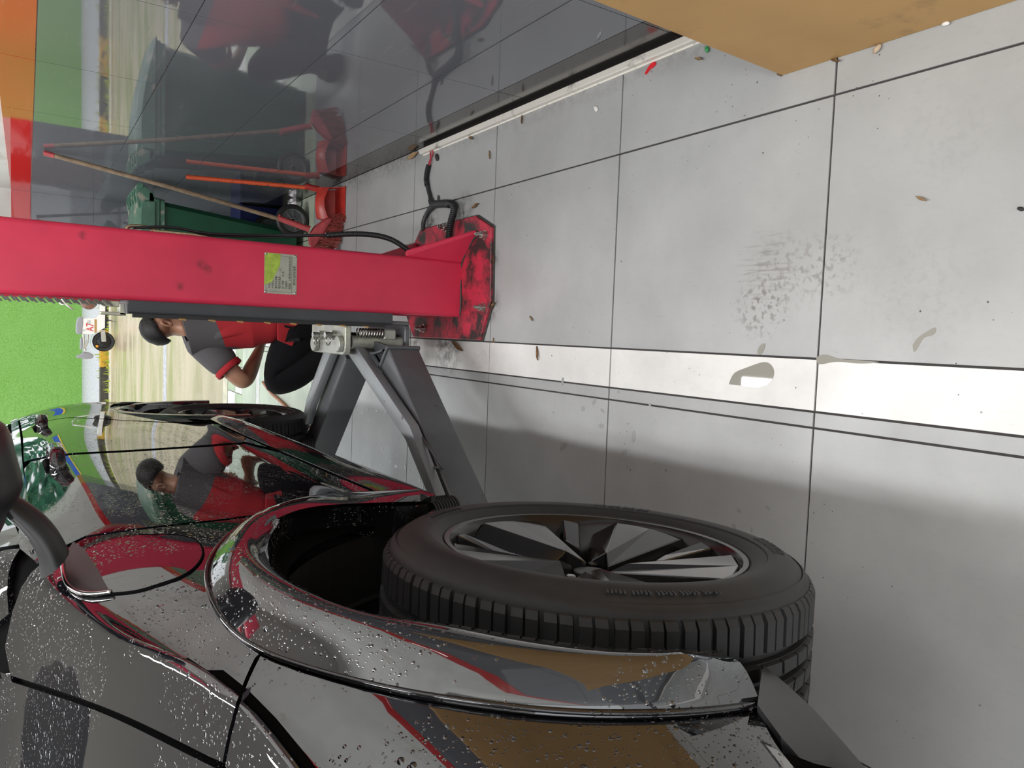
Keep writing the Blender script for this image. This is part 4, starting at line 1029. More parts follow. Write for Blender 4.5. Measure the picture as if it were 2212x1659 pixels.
# scoop: flat floor, curled back and two cheeks, mouth towards the camera
xl, xr, yf, yb = 0.655, 0.868, 4.335, 4.50
rows_ = []
for y_, z_, s_ in ((yf, .004, 1.0), (yf + .05, .004, 1.0), (yf + .11, .006, .98), (yb - .015, .015, .95), (yb, .05, .92), (yb - .005, .10, .88), (yb - .03, .135, .84)):
    c_ = (xl + xr) / 2; h_ = (xr - xl) / 2 * s_
    rows_.append([V3(c_ - h_, y_, z_), V3(c_ - h_ * .5, y_, z_ - .001), V3(c_ + h_ * .5, y_, z_ - .001), V3(c_ + h_, y_, z_)])
top = [[p + V3(0, .004 if i > 3 else 0, .003) for p in r] for i, r in enumerate(rows_)]
MB().grid(rows_).build('scoop', 'pan_red', dp, angle=.7)
for x_, nm in ((xl, 'cheek'), (xr - .005, 'cheek')):
    MB().prism([V3(x_, yf + .045, .004), V3(x_ + .004, yb - .005, .02), V3(x_ + .012 * (1 if x_ == xl else -1), yb - .01, .10), V3(x_ + .016 * (1 if x_ == xl else -1), yb - .035, .135), V3(x_ + .01 * (1 if x_ == xl else -1), yb - .09, .09)], V3(.005, 0, 0)).build('cheek', 'pan_red', dp)
hood_rows = []
for t in np.linspace(0, 1, 14):                                     # bowed hood across the top of the mouth
    x_ = xl + .012 + (xr - xl - .024) * t; b_ = math.sin(PI * t)
    hood_rows.append([V3(x_, yb - .035, .135 + .012 * b_), V3(x_, yb - .075, .128 + .03 * b_), V3(x_, yb - .105, .09 + .03 * b_), V3(x_, yb - .108, .085 + .03 * b_)])
MB().grid(hood_rows).build('hood_lip', 'pan_red', dp, smooth=True)
MB().tube([V3(0.858, 4.51, .11), V3(0.868, 4.525, .19)], .019, 12).build('socket', 'pan_red', dp, angle=.5)
MB().tube([V3(0.862, 4.515, .13), atY(402, 382, 4.70)], .0125, 12).build('handle', 'pan_handle', dp, angle=.5)

br = thing('broom', 'broom with worn wooden handle and red bristles leaning on wall', 'broom', (0.58, 4.40, 0))
tipb = atX(95, 330, .884); sock = atY(605, 472, 4.47); neck = atY(662, 493, 4.42)
MB().tube([sock + (neck - sock) * .3, sock * .5 + tipb * .5 + V3(.004, 0, -.006), tipb], [.0125, .0125, .0125], 12).build('handle', 'broom_wood', br, angle=.6)
d_ = nrm(tipb - sock)
MB().tube([tipb - d_ * .05, tipb], .0142, 12).build('handle_tip', 'broom_red', br, angle=.5)
MB().tube([sock + d_ * .015, neck, neck + (neck - sock) * .12], [.017, .018, .022], 12).build('socket', 'broom_red', br, angle=.6)
MB().ball(sock + V3(-.018, -.01, -.02), .009, 8, 6).ball(sock + V3(.015, -.01, .005), .008, 8, 6).build('socket_clip', 'broom_red', br, smooth=True)
hA, hB = atY(712, 470, 4.38), atY(672, 533, 4.45)                    # the head runs across, tilted
hd = nrm(hB - hA); dn = nrm(V3(.02, -.10, -1)); sd = nrm(np.cross(hd, dn))
hc = (hA + hB) / 2; hl = np.linalg.norm(hB - hA) / 2
rows_ = []
for w0, t0, l0 in ((-.055, .016, .28), (-.035, .022, .6), (-.012, .026, .95), (.006, .027, 1.0), (.012, .025, 1.0)):
    p = hc + dn * w0
    rows_.append([p - hd * hl * l0 - sd * t0, p + hd * hl * l0 - sd * t0, p + hd * hl * l0 + sd * t0, p - hd * hl * l0 + sd * t0])
MB().grid(rows_, True).add(rows_[0], [(0, 1, 2, 3)]).build('broom_head', 'broom_red', br, bevel=.004, angle=.6)
m = MB(); rng = random.Random(5)
for i in range(420):
    s_ = rng.uniform(-1, 1); q = rng.uniform(-1, 1); r0 = hc + hd * hl * s_ * .97 + sd * .022 * q + dn * .008
    L_ = r0[2] / -dn[2] * .985 if dn[2] < 0 else .1
    L_ = min(L_, .155) * rng.uniform(.86, 1.0)
    e = r0 + dn * L_ + hd * (s_ * .035 + rng.uniform(-.012, .012)) + sd * (q * .03 + rng.uniform(-.012, .012)); e[2] = max(e[2], .002)
    mid = (r0 + e) / 2 + V3(rng.uniform(-.006, .006), rng.uniform(-.006, .006), 0)
    m.tube([r0, mid, e], .0016, 3, cap=False)
o = m.build('bristles', 'bristle', br); o['kind'] = 'stuff'

# ------------------------------------------------------------------ orange air hose
oh = thing('air_hose', 'orange air hose curving across the floor under the car', 'hose', (-.6, 5.0, 0))
MB().tube(smoothpath([(-.45, 6.1, .012), (-.52, 5.85, .012), (-.56, 5.6, .012), (-.60, 5.39, .012), (-.66, 5.0, .012), (-.78, 4.6, .012), (-1.0, 4.2, .012), (-1.3, 3.9, .012)], 60), .0115, 10).build('hose', 'orange_hose', oh, smooth=True)

# ------------------------------------------------------------------ the mechanic
def skin(name, nodes, edges, root, m, parent, sub=2):
    """nodes: name -> (point, radius or (rx, ry)); grown with a Skin modifier"""
    keys = list(nodes); off = ORG[parent.name]
    me = bpy.data.meshes.new(name); me.from_pydata([tuple(np.array(nodes[k][0], float) - off) for k in keys], [(keys.index(a), keys.index(b)) for a, b in edges], [])
    o = bpy.data.objects.new(name, me); COL.objects.link(o); ORG[name] = off
    o.modifiers.new('k', 'SKIN').use_smooth_shade = True
    for i, k in enumerate(keys):
        r = nodes[k][1]; r = r if isinstance(r, tuple) else (r, r)
        me.skin_vertices[0].data[i].radius = r; me.skin_vertices[0].data[i].use_root = (k == root)
    s = o.modifiers.new('s', 'SUBSURF'); s.levels = sub; s.render_levels = sub
    bake(o)
    for p in o.data.polygons: p.use_smooth = True
    o.data.materials.clear(); o.data.materials.append(MATS[m]); o.parent = parent
    ORG[o.name] = off
    return o
ps = thing('person', 'squatting person in grey and red polo shirt and black trousers behind the red post', 'person', (-.05, 4.45, 0))
Yh = 4.50
head = atY(350, 706, 4.50); neckb = atY(404, 706, 4.44); nape = atY(376, 712, 4.47)
chest = atY(468, 692, 4.42); waist = atY(572, 684, 4.36); hipc = V3(0.05, 4.36, .27)
shL = atY(440, 742, 4.42); elL = atY(528, 830, 4.33); wrL = atY(562, 752, 4.66); haL = wrL + V3(.05, .08, -.02)
shR = V3(.16, 4.62, .80); elR = V3(.22, 4.82, .56); wrR = V3(.05, 4.95, .47); haR = wrR + V3(-.06, .05, -.02)
hipL = atY(652, 722, 4.33); knL = atY(590, 836, 4.33); anL = V3(-.115, 4.20, .10)
hipR = V3(.16, 4.45, .27); knR = V3(.22, 4.85, .45); anR = V3(.17, 4.52, .10)
N = {'hip': (hipc, .12), 'waist': (waist, (.12, .10)), 'chest': (chest, (.15, .115)), 'neckb': (neckb, .062), 'neck': ((neckb * .45 + head * .55) + V3(0, 0, -.03), .054), 'jaw': (head + V3(.015, .03, -.055), .062), 'skull': (head + V3(0, .0, .01), (.082, .088)), 'crown': (head + V3(0, -.005, .06), .066),
     'shL': (shL, .062), 'elL': (elL, .052), 'faL': (elL * .6 + wrL * .4, .047), 'wrL': (wrL, .029), 'haL': (haL, .034),
     'shR': (shR, .062), 'elR': (elR, .045), 'wrR': (wrR, .029), 'haR': (haR, .034),
     'hipL': (hipL, .095), 'knL': (knL, .065), 'anL': (anL, .042), 'toL': (anL + V3(-.06, .14, -.06), .035),
     'hipR': (hipR, .095), 'knR': (knR, .065), 'anR': (anR, .042), 'toR': (anR + V3(.04, .16, -.06), .035)}
Eg = [('hip', 'waist'), ('waist', 'chest'), ('chest', 'neckb'), ('neckb', 'neck'), ('neck', 'jaw'), ('jaw', 'skull'), ('skull', 'crown'), ('chest', 'shL'), ('shL', 'elL'), ('elL', 'faL'), ('faL', 'wrL'), ('wrL', 'haL'), ('chest', 'shR'), ('shR', 'elR'), ('elR', 'wrR'), ('wrR', 'haR'), ('hip', 'hipL'), ('hipL', 'knL'), ('knL', 'anL'), ('anL', 'toL'), ('hip', 'hipR'), ('hipR', 'knR'), ('knR', 'anR'), ('anR', 'toR')]
for side, h_, dirf in (('L', haL, V3(.35, .9, -.25)), ('R', haR, V3(-.7, .6, -.2))):
    d = nrm(dirf); u_, w_ = frame(d)
    for i, (sp, ln) in enumerate(((-.030, .062), (-.010, .074), (.010, .070), (.029, .055))):
        a = h_ + d * .035 + w_ * sp; b_ = a + d * ln * .55; c_ = b_ + nrm(d * .5 - V3(0, 0, .8)) * ln * .5
        N[f'k{side}{i}'] = (a, .0095); N[f'm{side}{i}'] = (b_, .0085); N[f't{side}{i}'] = (c_, .0075)
        Eg += [('ha' + side, f'k{side}{i}'), (f'k{side}{i}', f'm{side}{i}'), (f'm{side}{i}', f't{side}{i}')]
    a = h_ + w_ * -.035 + d * .005; b_ = a + nrm(d - w_ * .8) * .035
    N[f'th{side}'] = (a, .011); N[f'tt{side}'] = (b_ + d * .02, .009); Eg += [('ha' + side, f'th{side}'), (f'th{side}', f'tt{side}')]
bodyo = skin('body', N, Eg, 'hip', 'skin', ps)
# ear and face, hair, clothes
earc = atY(347, 700, 4.44)
hv = nrm(V3(.92, .30, -.28))                                         # where the face points
hs_ = nrm(np.cross(V3(0, 0, 1), hv)); hu = np.cross(hv, hs_)
for s_ in (1, -1):
    c = head + hs_ * .090 * s_ - hu * .012 - hv * .008
    rows_ = []
    for i, (k1, k2) in enumerate(((1.0, .0), (1.05, .008), (.8, .013), (.55, .006), (.25, .004))):
        rows_.append([c + (hv * .017 * math.cos(t) + hu * .032 * math.sin(t)) * k1 + hs_ * s_ * (k2 + .006 * (1 - math.cos(t)) / 2) for t in np.linspace(0, 2 * PI, 14, endpoint=False)])
    MB().grid(rows_, True).build('ear', 'skin', ps, smooth=True)
MB().prism([head + hv * .082 - hu * .0 + hs_ * .004, head + hv * .082 + hs_ * -.004, head + hv * .106 - hu * .04 - hs_ * .014, head + hv * .106 - hu * .04 + hs_ * .014], -hv * .02 - hu * .012).build('nose', 'skin', ps, bevel=.004, smooth=True)
for s_ in (1, -1):
    MB().ball(head + hv * .083 + hs_ * .032 * s_ + hu * .002, .011, 8, 6).build('eye', 'chip_white', ps, smooth=True)
MB().ball(head + hv * .085 - hu * .068, (.02, .02, .006), 10, 6).build('mouth', 'broom_red', ps, smooth=True)
rows_ = []
for i in range(11):                                                # hair: a cap that reaches the nape, clear of the face
    th_ = PI * .80 * i / 10; row = []
    for j in range(24):
        ph = 2 * PI * j / 24; face_ = max(0, math.cos(ph))
        lim = 1.0 - .55 * face_ ** .8 - .48 * abs(math.sin(ph)) ** 3
        t_ = th_ * lim; rr = 1.0 - .06 * (i == 10)
        row.append(head + V3(0, 0, .012) + (hv * .094 * math.sin(t_) * math.cos(ph) - hv * .012 + hs_ * .084 * math.sin(t_) * math.sin(ph) + hu * .100 * math.cos(t_)) * rr + V3(rng.uniform(-.002, .002), rng.uniform(-.002, .002), rng.uniform(-.002, .002)))
    rows_.append(row)
MB().grid(rows_, True).build('hair', 'hair', ps, smooth=True)
cuffL = shL * .36 + elL * .64; cuffR = shR * .36 + elR * .64
S = {'hem': (hipc * .7 + waist * .3 + V3(0, -.01, .02), (.165, .155)), 'waist': (waist, (.165, .145)), 'chest': (chest, (.195, .16)), 'yoke': (chest * .45 + neckb * .55, (.165, .13)), 'nk': (neckb + V3(0, .0, .0), .082), 'shL': (shL, .108), 'mL': (shL * .6 + elL * .4, .098), 'cL': (cuffL, .084), 'shR': (shR, .108), 'cR': (cuffR, .084)}
shirt = skin('polo_shirt', S, [('hem', 'waist'), ('waist', 'chest'), ('chest', 'yoke'), ('yoke', 'nk'), ('yoke', 'shL'), ('shL', 'mL'), ('mL', 'cL'), ('yoke', 'shR'), ('shR', 'cR')], 'chest', 'shirt_grey', ps, 3)
shirt.data.materials.append(MATS['shirt_red'])
off = ORG[ps.name]
# the lower back is red: cut the shirt along its slanting seam
sp_, sn_ = atY(466, 697, 4.30), nrm(nrm(hipc - chest) + V3(.35, .0, .0))
bm = bmesh.new(); bm.from_mesh(shirt.data)
bmesh.ops.bisect_plane(bm, geom=bm.verts[:] + bm.edges[:] + bm.faces[:], plane_co=Vector(sp_ - off), plane_no=Vector(sn_))
ad = nrm(elL - shL); ad2 = nrm(elR - shR)
for f in bm.faces:
    c = np.array(f.calc_center_median()) + off
    in_arm = any(np.linalg.norm(np.cross(c - o_, d)) < .112 and (c - o_) @ d > -.02 and np.linalg.norm(c - o_) < .35 for o_, d in ((shL, ad), (shR, ad2)))
    if (c - sp_) @ sn_ > 0 and not in_arm: f.material_index = 1
bm.to_mesh(shirt.data); bm.free()
def cuff(c, d, r):
    d = nrm(d); return MB().lathe([(r, -.018), (r + .006, -.014), (r + .007, .014), (r + .002, .018), (r - .012, .016)], c, d, n=22)
cuff(cuffL - nrm(elL - shL) * .012, elL - shL, .076).build('sleeve_cuff', 'shirt_red', ps, smooth=True)
cuff(cuffR - nrm(elR - shR) * .012, elR - shR, .076).build('sleeve_cuff', 'shirt_red', ps, smooth=True)
cuff(neckb * .9 + head * .1 + V3(0, 0, -.012), neckb - chest, .074).build('collar', 'shirt_grey', ps, smooth=True)
tl = [atY(x, y, 4.20) for x, y in ((600, 690), (600, 735), (632, 748), (640, 728), (668, 722), (676, 690))]
MB().prism(tl, V3(0, .012, 0)).build('shirt_tail', 'shirt_red', ps, bevel=.003)
T = {'hip': (hipc, (.17, .15)), 'hipL': (hipL, .145), 'thL': (hipL * .5 + knL * .5, .15), 'knL': (knL, .112), 'clL': (knL * .5 + anL * .5 + V3(0, 0, -.0), .095), 'anL': (anL + V3(0, 0, .03), .062), 'hipR': (hipR, .135), 'knR': (knR, .09), 'anR': (anR + V3(0, 0, .03), .062)}
skin('trousers', T, [('hip', 'hipL'), ('hipL', 'thL'), ('thL', 'knL'), ('knL', 'clL'), ('clL', 'anL'), ('hip', 'hipR'), ('hipR', 'knR'), ('knR', 'anR')], 'hip', 'trousers', ps)
for a_, dx in ((anL, -.06), (anR, .03)):
    d = nrm(V3(dx, .16, 0)); s_ = np.cross(d, V3(0, 0, 1)); rows_ = []
    for t_, w_, h_ in ((-.085, .028, .06), (-.05, .038, .085), (.0, .04, .09), (.06, .046, .07), (.12, .046, .05), (.165, .034, .035), (.18, .012, .02)):
        p = V3(a_[0], a_[1], 0) + d * t_
        rows_.append([p - s_ * w_, p - s_ * w_ + V3(0, 0, h_ * .6), p - s_ * w_ * .6 + V3(0, 0, h_), p + s_ * w_ * .6 + V3(0, 0, h_), p + s_ * w_ + V3(0, 0, h_ * .6), p + s_ * w_])
    MB().grid(rows_, True).add(rows_[0], [tuple(range(6))]).add(rows_[-1], [tuple(range(6))]).build('shoe', 'shoe', ps, smooth=True)
bt = [atY(632, 724, 4.19), atY(636, 742, 4.19)]
MB().obox((bt[0] + bt[1]) / 2, V3(.012, 0, .004), V3(0, .008, 0), V3(-.004, 0, .035)).build('belt_pouch', 'rubber', ps, bevel=.003)

# ------------------------------------------------------------------ outside
struct(MB().box(-45, 30, 7.42, 19.7, -.13, -.004).build('road', 'wet_road'))
struct(MB().box(-45, 30, 7.42, 7.62, -.1, -.001).build('road_edge', 'gutter'))
struct(MB().box(-45, 30, 11.15, 11.45, -.1, -.0015).build('road_joint', 'planter'))
struct(MB().box(-45, 30, 19.2, 19.74, -.12, .002).build('road_gutter', 'gutter'))
struct(MB().box(-45, 30, 19.98, 26.6, -.12, .165).build('pavement', 'planter'))
kb = struct(MB().box(-45, 30, 19.78, 19.98, -.12, .16).build('kerb_base', 'kerb_black'))
for k in range(44):
    x_ = -20 + k * .9
    MB().box(x_ + .006, x_ + .894, 19.74, 19.97, -.05, .178).build('kerb_stone', 'kerb_yellow' if k % 2 == 1 else 'kerb_black', kb, bevel=.012)
tf = thing('turf_fence', 'tall fence covered in artificial green turf along the far pavement', 'fence', (0, 26.7, .16))
rows_ = []
for x_ in np.arange(-40, 28.1, 1.0):
    rows_.append([V3(x_, 26.62 + .015 * math.sin(x_ * 1.7), z_) for z_ in (.165, .6, 1.2, 1.9, 2.6, 3.1)])
MB().grid(rows_).build('turf_sheet', 'turf', tf, smooth=True)
MB().box(-40, 28, 26.68, 26.74, .165, 3.1).build('backing_board', 'planter', tf)
for k in range(24): MB().box(-38 + k * 2.8, -37.92 + k * 2.8, 26.74, 26.82, .165, 3.1).build('fence_post', 'steel', tf)
MB().box(-40, 28, 26.6, 26.66, .166, .30).build('kick_board', 'turf', tf)
bnr = thing('banner', 'blue banner with yellow lower stripe hung on the turf fence', 'banner', (3.2, 26.55, 2.0))
MB().box(1.9, 6.4, 26.54, 26.56, 1.75, 2.55).build('banner_cloth', 'banner_blue', bnr)
MB().box(1.9, 6.4, 26.535, 26.54, 1.75, 1.92).build('stripe', 'banner_yellow', bnr)
m = MB(); rng = random.Random(11)                                    # weeds in the gutter
for i in range(900):
    x_ = rng.uniform(-8, 6); y_ = 19.62 + rng.gauss(0, .08) + (.25 if rng.random() < .25 else 0); z_ = .0 if y_ < 19.74 else .17
    if rng.random() > .35 + .5 * math.sin(x_ * 2.1) ** 2: continue
    c = V3(x_, y_, z_); h_ = rng.uniform(.05, .16); a = rng.uniform(0, 2 * PI); s_ = V3(math.cos(a), math.sin(a), 0) * .02
    m.add([c - s_, c + s_, c + V3(rng.uniform(-.05, .05), rng.uniform(-.04, .04), h_)], [(0, 1, 2)])
o = m.build('weeds', 'weed'); o['kind'] = 'stuff'; o['label'] = 'yellow green weeds growing along the kerb'; o['category'] = 'weeds'
TR = [(-12, 34, 7.5, 'broad tree beyond the turf fence, far left of the others'), (-4.5, 38, 9, 'tallest tree beyond the turf fence behind the parked scooter'), (3.5, 33, 7, 'rounded tree beyond the turf fence above the blue banner'), (11, 36, 8.5, 'dense tree beyond the turf fence right of the banner'), (19, 34, 7.5, 'last tree beyond the turf fence at its right end')]
for ti, (tx, ty, th_, lab) in enumerate(TR):
    t = thing('tree', lab, 'tree', (tx, ty, 0), 'trees beyond the fence')
    MB().tube([(tx, ty, 0), (tx + .1, ty, th_ * .3), (tx + .25, ty + .1, th_ * .6)], [.22, .17, .10], 9).build('trunk', 'bark', t, smooth=True)
    m = MB(); rng = random.Random(20 + ti)
    for i in range(1500):
        a = rng.uniform(0, 2 * PI); c_ = rng.uniform(-.75, 1); r_2 = rng.uniform(.55, 1) ** .5 * (1 + .18 * math.sin(3 * a + ti) + .12 * math.sin(5 * c_ * 2 + ti)); s_ = math.sqrt(1 - c_ * c_)
        p = V3(tx, ty, th_ * .66) + V3(s_ * math.cos(a) * th_ * .42, s_ * math.sin(a) * th_ * .42, c_ * th_ * .36) * r_2
        q = rng.uniform(.15, .34); e1 = nrm(V3(rng.uniform(-1, 1), rng.uniform(-1, 1), rng.uniform(-1, 1))); e2, e3 = frame(e1)
        m.add([p - e2 * q, p - e3 * q * .5, p + e2 * q, p + e3 * q * .5], [(0, 1, 2, 3)])
    o = m.build('crown', 'foliage', t, recalc=False); o['kind'] = 'stuff'

# scooter parked at the kerb, side on
SY = 18.3
st_ = thing('electric_scooter', 'white electric scooter marked A7 parked at the far kerb', 'scooter', tuple(atY(250, 690, SY) * [1, 1, 0]))
def S2(x, y, dy=0.0): return atY(x, y, SY + dy)
def slab(px, w, name, m, par=st_, bev=.01, yc=0.0):
    return MB().prism([S2(x, y, yc - w / 2) for x, y in px], V3(0, w, 0)).build(name, m, par, bevel=bev, seg=2)
wcn = S2(226.5, 738); wr_ = .215; wcn[2] = wr_
def swheel(c, nm):
    h_ = MB().lathe([(wr_ - .07, -.045), (wr_ - .02, -.05), (wr_, -.02), (wr_, .02), (wr_ - .02, .05), (wr_ - .07, .045)], c, V3(0, 1, 0), n=32).build(nm, 'rubber', st_, angle=.6)
    MB().lathe([(0, -.05), (.06, -.05), (.065, -.03), (wr_ - .08, -.02), (wr_ - .06, -.04), (wr_ - .06, .04), (0, .04)], c, V3(0, 1, 0), n=24).build('wheel_hub', 'rim_black', h_, angle=.5)
    return h_
swheel(wcn, 'rear_wheel'); wcf = wcn + V3(1.22, 0, 0); swheel(wcf, 'front_wheel')
bodyp = slab([(178, 688), (178, 721), (201, 722), (227, 708), (228, 645), (216, 645), (215, 678), (207, 687)], .26, 'body_panel', 'white_plastic')
slab([(172, 684), (168, 688), (165, 700), (165, 718), (168, 722), (177, 722), (180, 700), (180, 685)], .28, 'seat', 'seat_grey', bev=.02)
slab([(228, 570), (228, 708), (231, 708), (231, 570)], .20, 'footboard_trim', 'rubber', bev=.004)
slab([(216, 560), (216, 650), (228, 650), (228, 560)], .27, 'footboard', 'white_plastic')
# lettering on the panel
pr, pu = V3(1, 0, 0), V3(0, 0, 1)
text_mesh('A7', .20, S2(202, 716, -.135), pr, pu, 'lettering', 'sign_red', bodyp, .002, wscale=.75)
text_mesh('22', .08, S2(195, 700, -.135), pr, pu, 'lettering', 'seat_grey', bodyp, .002)
text_mesh('T', .08, S2(186, 716, -.135), pr, pu, 'lettering', 'seat_grey', bodyp, .002)
MB().box(*(lambda a, b: (a[0], b[0], a[1], a[1] + .004, b[2], a[2]))(S2(204, 719, -.134), S2(209, 690, -.134))).build('stripe', 'kraft', bodyp)
# rack, back pad, tail light, mudguard, swing arm
m = MB(); m.tube([S2(180, 722, -.1), S2(182, 752, -.1), S2(185, 757, -.1)], .022, 8).tube([S2(180, 722, .1), S2(182, 752, .1), S2(185, 757, .1)], .022, 8).tube([S2(190, 723, -.1), S2(189, 740, -.1), S2(182, 752, -.1)], .018, 8).tube([S2(181, 735, -.1), S2(181, 735, .1)], .016, 8)
m.build('rack', 'steel', st_, angle=.6)
slab([(174, 730), (173, 754), (178, 756), (179, 731)], .2, 'rack_pad', 'seat_grey')
slab([(183, 753), (183, 758), (187, 757), (187, 754)], .12, 'tail_light', 'sign_red', bev=.004)
ang = np.linspace(-0.2, 2.6, 18); rows_ = []
for a in ang: rows_.append([wcn + V3(-math.cos(a) * (wr_ + .035), dy, math.sin(a) * (wr_ + .035)) for dy in (-.07, -.05, .05, .07)])
MB().grid(rows_).build('mudguard', 'steel', st_, angle=.7)
MB().beam(wcn + V3(0, -.1, 0), S2(222, 712, -.1), .04, .09).beam(wcn + V3(0, .1, 0), S2(222, 712, .1), .04, .09).build('swing_arm', 'steel', st_, bevel=.006)
MB().ball(wcn + V3(-.10, -.10, .13), .03, 10, 8).build('reflector', 'amber', st_, smooth=True)
bp_ = S2(183, 772); ov = [S2(164, 768), S2(172, 766), S2(181, 760), S2(192, 761), S2(201, 766), S2(202, 771), S2(196, 775), S2(184, 776), S2(173, 773), S2(165, 773)]
MB().prism([p + V3(0, -.06, 0) for p in ov], V3(0, .12, 0)).build('back_rest', 'seat_grey', st_, bevel=.025, seg=3, smooth=True)
# steering column, bars, lamp, front mudguard
top_ = S2(150, 618); hb = S2(136, 645)
MB().tube([wcf + V3(0, 0, .02), S2(205, 588), top_, S2(138, 628)], .035, 10).build('steering_column', 'white_plastic', st_, smooth=True)
m = MB(); m.tube([S2(138, 628, -.28), S2(136, 640, -.16), S2(137, 632, 0), S2(136, 640, .16), S2(138, 628, .28)], .02, 8)
m.tube([S2(131, 652), S2(150, 642), S2(152, 636)], .02, 8).tube([S2(134, 650), S2(146, 660), S2(158, 669)], .022, 8); m.build('handlebars', 'steel', st_, smooth=True)
MB().ball(S2(134, 652), (.07, .06, .06), 12, 8).build('head_lamp', 'white_plastic', st_, smooth=True)
ang = np.linspace(.3, 2.7, 14); rows_ = []
for a in ang: rows_.append([wcf + V3(math.cos(a) * (wr_ + .03), dy, math.sin(a) * (wr_ + .03)) for dy in (-.06, .06)])
MB().grid(rows_).build('mudguard', 'white_plastic', st_, smooth=True)
MB().beam(S2(231, 690), S2(231, 690) * [1, 1, 0] + V3(-.05, -.15, .004), .02, .02).build('kick_stand', 'steel', st_)
hm = tag(MB().lathe([(.0, .15), (.07, .14), (.13, .10), (.165, .03), (.165, -.05), (.15, -.09), (.13, -.09), (.14, -.03), (.11, .06), (0, .11)], S2(192, 652, -.02) + V3(0, 0, .0), nrm(V3(-.2, -.9, -.35)), n=24).build('helmet', 'helmet_brown', None, angle=.6), 'brown helmet hanging off the front of the white scooter', 'helmet')

# ------------------------------------------------------------------ wet patches and litter on the floor
def patch(px, m, name, z=.0009, lab=None, cat='puddle'):
    P = [fl(x, y) for x, y in px]; P = smoothpath(P + [P[0]], len(px) * 5)[:-1]
    o = MB().prism([V3(p[0], p[1], .0003) for p in P], V3(0, 0, z)).build(name, m); return tag(o, lab, cat)
patch([(1575, 830), (1585, 808), (1605, 797), (1635, 786), (1660, 784), (1672, 800), (1668, 820), (1655, 832), (1620, 835)], 'puddle', 'puddle', .0008, 'small round puddle on the white floor stripe')
patch([(1764, 772), (1778, 766), (1792, 768), (1810, 774), (1845, 777), (1880, 780), (1900, 782), (1875, 785), (1830, 783), (1790, 784), (1766, 784)], 'puddle', 'puddle', .0012, 'long thin puddle along the edge of the white floor stripe')
patch([(1972, 745), (1985, 728), (2005, 715), (2022, 708), (2020, 720), (2000, 728), (1988, 742), (1975, 760)], 'puddle', 'puddle', .0008, 'curved wet smear on grey floor beside the white stripe')
patch([(1636, 762), (1644, 745), (1652, 742), (1650, 756), (1640, 766)], 'puddle', 'puddle', .0008, 'tiny wet drip on grey floor just off the white stripe')
def litter(kind, x, y, px_len, ang, m, lab, cat, curl=.3, w=.35, h=.006):
    """a small leaf or chip lying where the photograph shows it"""
    c = fl(x, y); sc_ = np.linalg.norm(fl(x + 3, y) - fl(x - 3, y)) / 6; sc2 = np.linalg.norm(fl(x, y + 3) - fl(x, y - 3)) / 6
    L_ = px_len * (sc_ * abs(math.cos(ang)) + sc2 * abs(math.sin(ang))) / 2
    d = nrm(fl(x + 4 * math.cos(ang), y + 4 * math.sin(ang)) - c); s_ = np.cross(d, V3(0, 0, 1)); rows = []
    if kind == 'leaf':
        for t in np.linspace(-1, 1, 8):
            ww = L_ * w * max(.03, (1 - t * t)) ; z0 = .0012 + h * curl * (1 + math.sin(t * 2))
            rows.append([c + d * L_ * t - s_ * ww + V3(0, 0, z0 + h), c + d * L_ * t + V3(0, 0, z0), c + d * L_ * t + s_ * ww + V3(0, 0, z0 + h * .8)])
        b = MB().grid(rows); b.grid([[p + V3(0, 0, -.0007) for p in r] for r in rows])
    else:
        r = random.Random(int(x)); b = MB()
        for i in range(6):
            th_ = PI * i / 5
            rows.append([c + V3(0, 0, h * .5 + .0005) + (d * L_ * math.cos(th_) + (s_ * L_ * w * 1.6 * math.cos(2 * PI * j / 7) + V3(0, 0, h * .5 * math.sin(2 * PI * j / 7))) * math.sin(th_)) * r.uniform(.8, 1.0) for j in range(7)])
        b.grid(rows, True)
    o = b.build({'leaf': 'dry_leaf', 'stone': 'pebble'}.get(kind, kind), m, smooth=kind != 'toy'); tag(o, lab, cat); return o
LV = [(1163, 763, 26, 1.45, 'leaf_brown', 'brown dry leaf on white stripe in front of the lift foot'), (990, 747, 26, .7, 'leaf_brown', 'curled brown leaf on the grimy stripe at the lift foot'),
      (1069, 555, 26, 1.5, 'leaf_brown', 'long brown leaf against the front edge of the red base plate'), (1062, 667, 24, -.9, 'leaf_brown', 'curved brown leaf by the nut at the base plate corner'),
      (1060, 335, 16, 1.4, 'leaf_tan', 'tan leaf scrap near the metal strip'), (1029, 445, 14, -.6, 'leaf_brown', 'crumpled brown leaf beside the ribbed conduit'),
      (1130, 258, 18, 1.5, 'leaf_brown', 'dark twig-like leaf just off the metal strip'), (1019, 298, 12, .5, 'leaf_brown', 'small brown leaf close to the metal strip end'),
      (893, 337, 22, -.5, 'leaf_tan', 'tan leaf in the litter at the end of the metal strip'), (885, 318, 20, 1.2, 'leaf_brown', 'dark brown leaf against the skirting at the strip end'),
      (1512, 128, 18, .2, 'leaf_tan', 'tan leaf beside the green scrap near the carton'), (1993, 430, 22, .4, 'leaf_tan', 'pale dry sprig alone on the open grey tile'),
      (1808, 132, 20, .2, 'leaf_brown', 'broken brown leaf under the corner of the carton'), (1150, 688, 10, .9, 'leaf_tan', 'tiny tan chip of leaf on grey tile beside the stripe'),
      (1068, 735, 9, 1.5, 'leaf_tan', 'tiny leaf bit on the corner of the white stripe tile')]
for x, y, L_, a, m_, lab in LV: litter('leaf', x, y, L_, a, m_, lab, 'leaf', w=.22)
litter('stone', 1898, 107, 17, -.9, 'stone', 'tan pebble beside the lower edge of the carton', 'pebble', w=.38, h=.012)
litter('stone', 2046, 53, 16, -.2, 'chip_white', 'cream pebble at the lower edge of the carton', 'pebble', w=.35, h=.012)
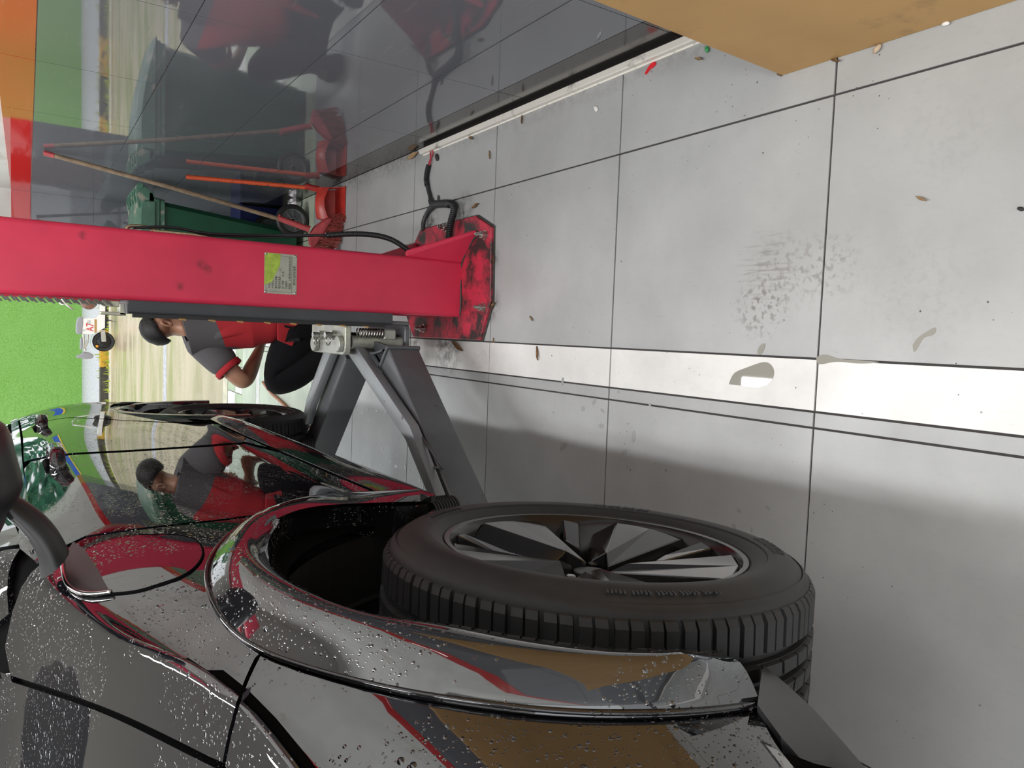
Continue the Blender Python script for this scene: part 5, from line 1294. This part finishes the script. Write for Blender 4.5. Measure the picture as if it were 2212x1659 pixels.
litter('stone', 1530, 108, 13, 1.3, 'toy_green', 'small green plastic scrap near the carton and strip', 'scrap', w=.42, h=.012)
litter('stone', 1288, 235, 11, .9, 'chip_white', 'white paper chip on tile near the metal strip', 'scrap', w=.4, h=.004)
litter('stone', 945, 340, 11, .9, 'chip_black', 'black rubber ring piece beside the red wires', 'scrap', w=.42, h=.006)
litter('stone', 948, 428, 10, 1.2, 'bare_edge', 'flat dark disc on tile beside the taped conduit', 'scrap', w=.5, h=.003)
litter('stone', 2208, 452, 14, .3, 'chip_black', 'black plastic stub on grey tile at the near edge', 'scrap', w=.4, h=.012)
rc_ = fl(1407, 145); d_ = nrm(fl(1398, 158) - fl(1416, 133)); s_ = np.cross(d_, V3(0, 0, 1))
o = MB().prism([rc_ + d_ * a + s_ * b + V3(0, 0, .001) for a, b in ((-.022, -.004), (-.02, -.012), (-.006, -.010), (.004, -.004), (.026, -.003), (.026, .003), (.002, .006), (-.012, .004))], V3(0, 0, .005)).build('clip_scrap', 'toy_red')
tag(o, 'bright red plastic clip on tile by the metal strip', 'scrap')
seen_ = []; m = MB(); rng = random.Random(9)                                     # splashes of water beside the sill and under the arms
for cx, cy, n_s, sx, sy in ((840, 1010, 40, 70, 30), (790, 890, 14, 25, 14), (1610, 1130, 12, 40, 30), (1320, 920, 16, 60, 50), (900, 1055, 20, 40, 15)):
    for i in range(n_s):
        p = fl(cx + rng.gauss(0, sx), cy + rng.gauss(0, sy)); r = rng.uniform(.003, .010); e = rng.uniform(1, 2.6); a = rng.uniform(0, PI)
        if any(np.linalg.norm(p - q_) < .045 for q_ in seen_): continue
        seen_.append(p)
        m.prism([p + V3(math.cos(a) * r * e * math.cos(t) - math.sin(a) * r * math.sin(t), math.sin(a) * r * e * math.cos(t) + math.cos(a) * r * math.sin(t), .0004) for t in np.linspace(0, 2 * PI, 8, endpoint=False)], V3(0, 0, .0007))
o = tag(m.build('water_splashes', 'water_drop'), 'scattered water drops on the grey tiles beside the car', 'water drops'); o['kind'] = 'stuff'
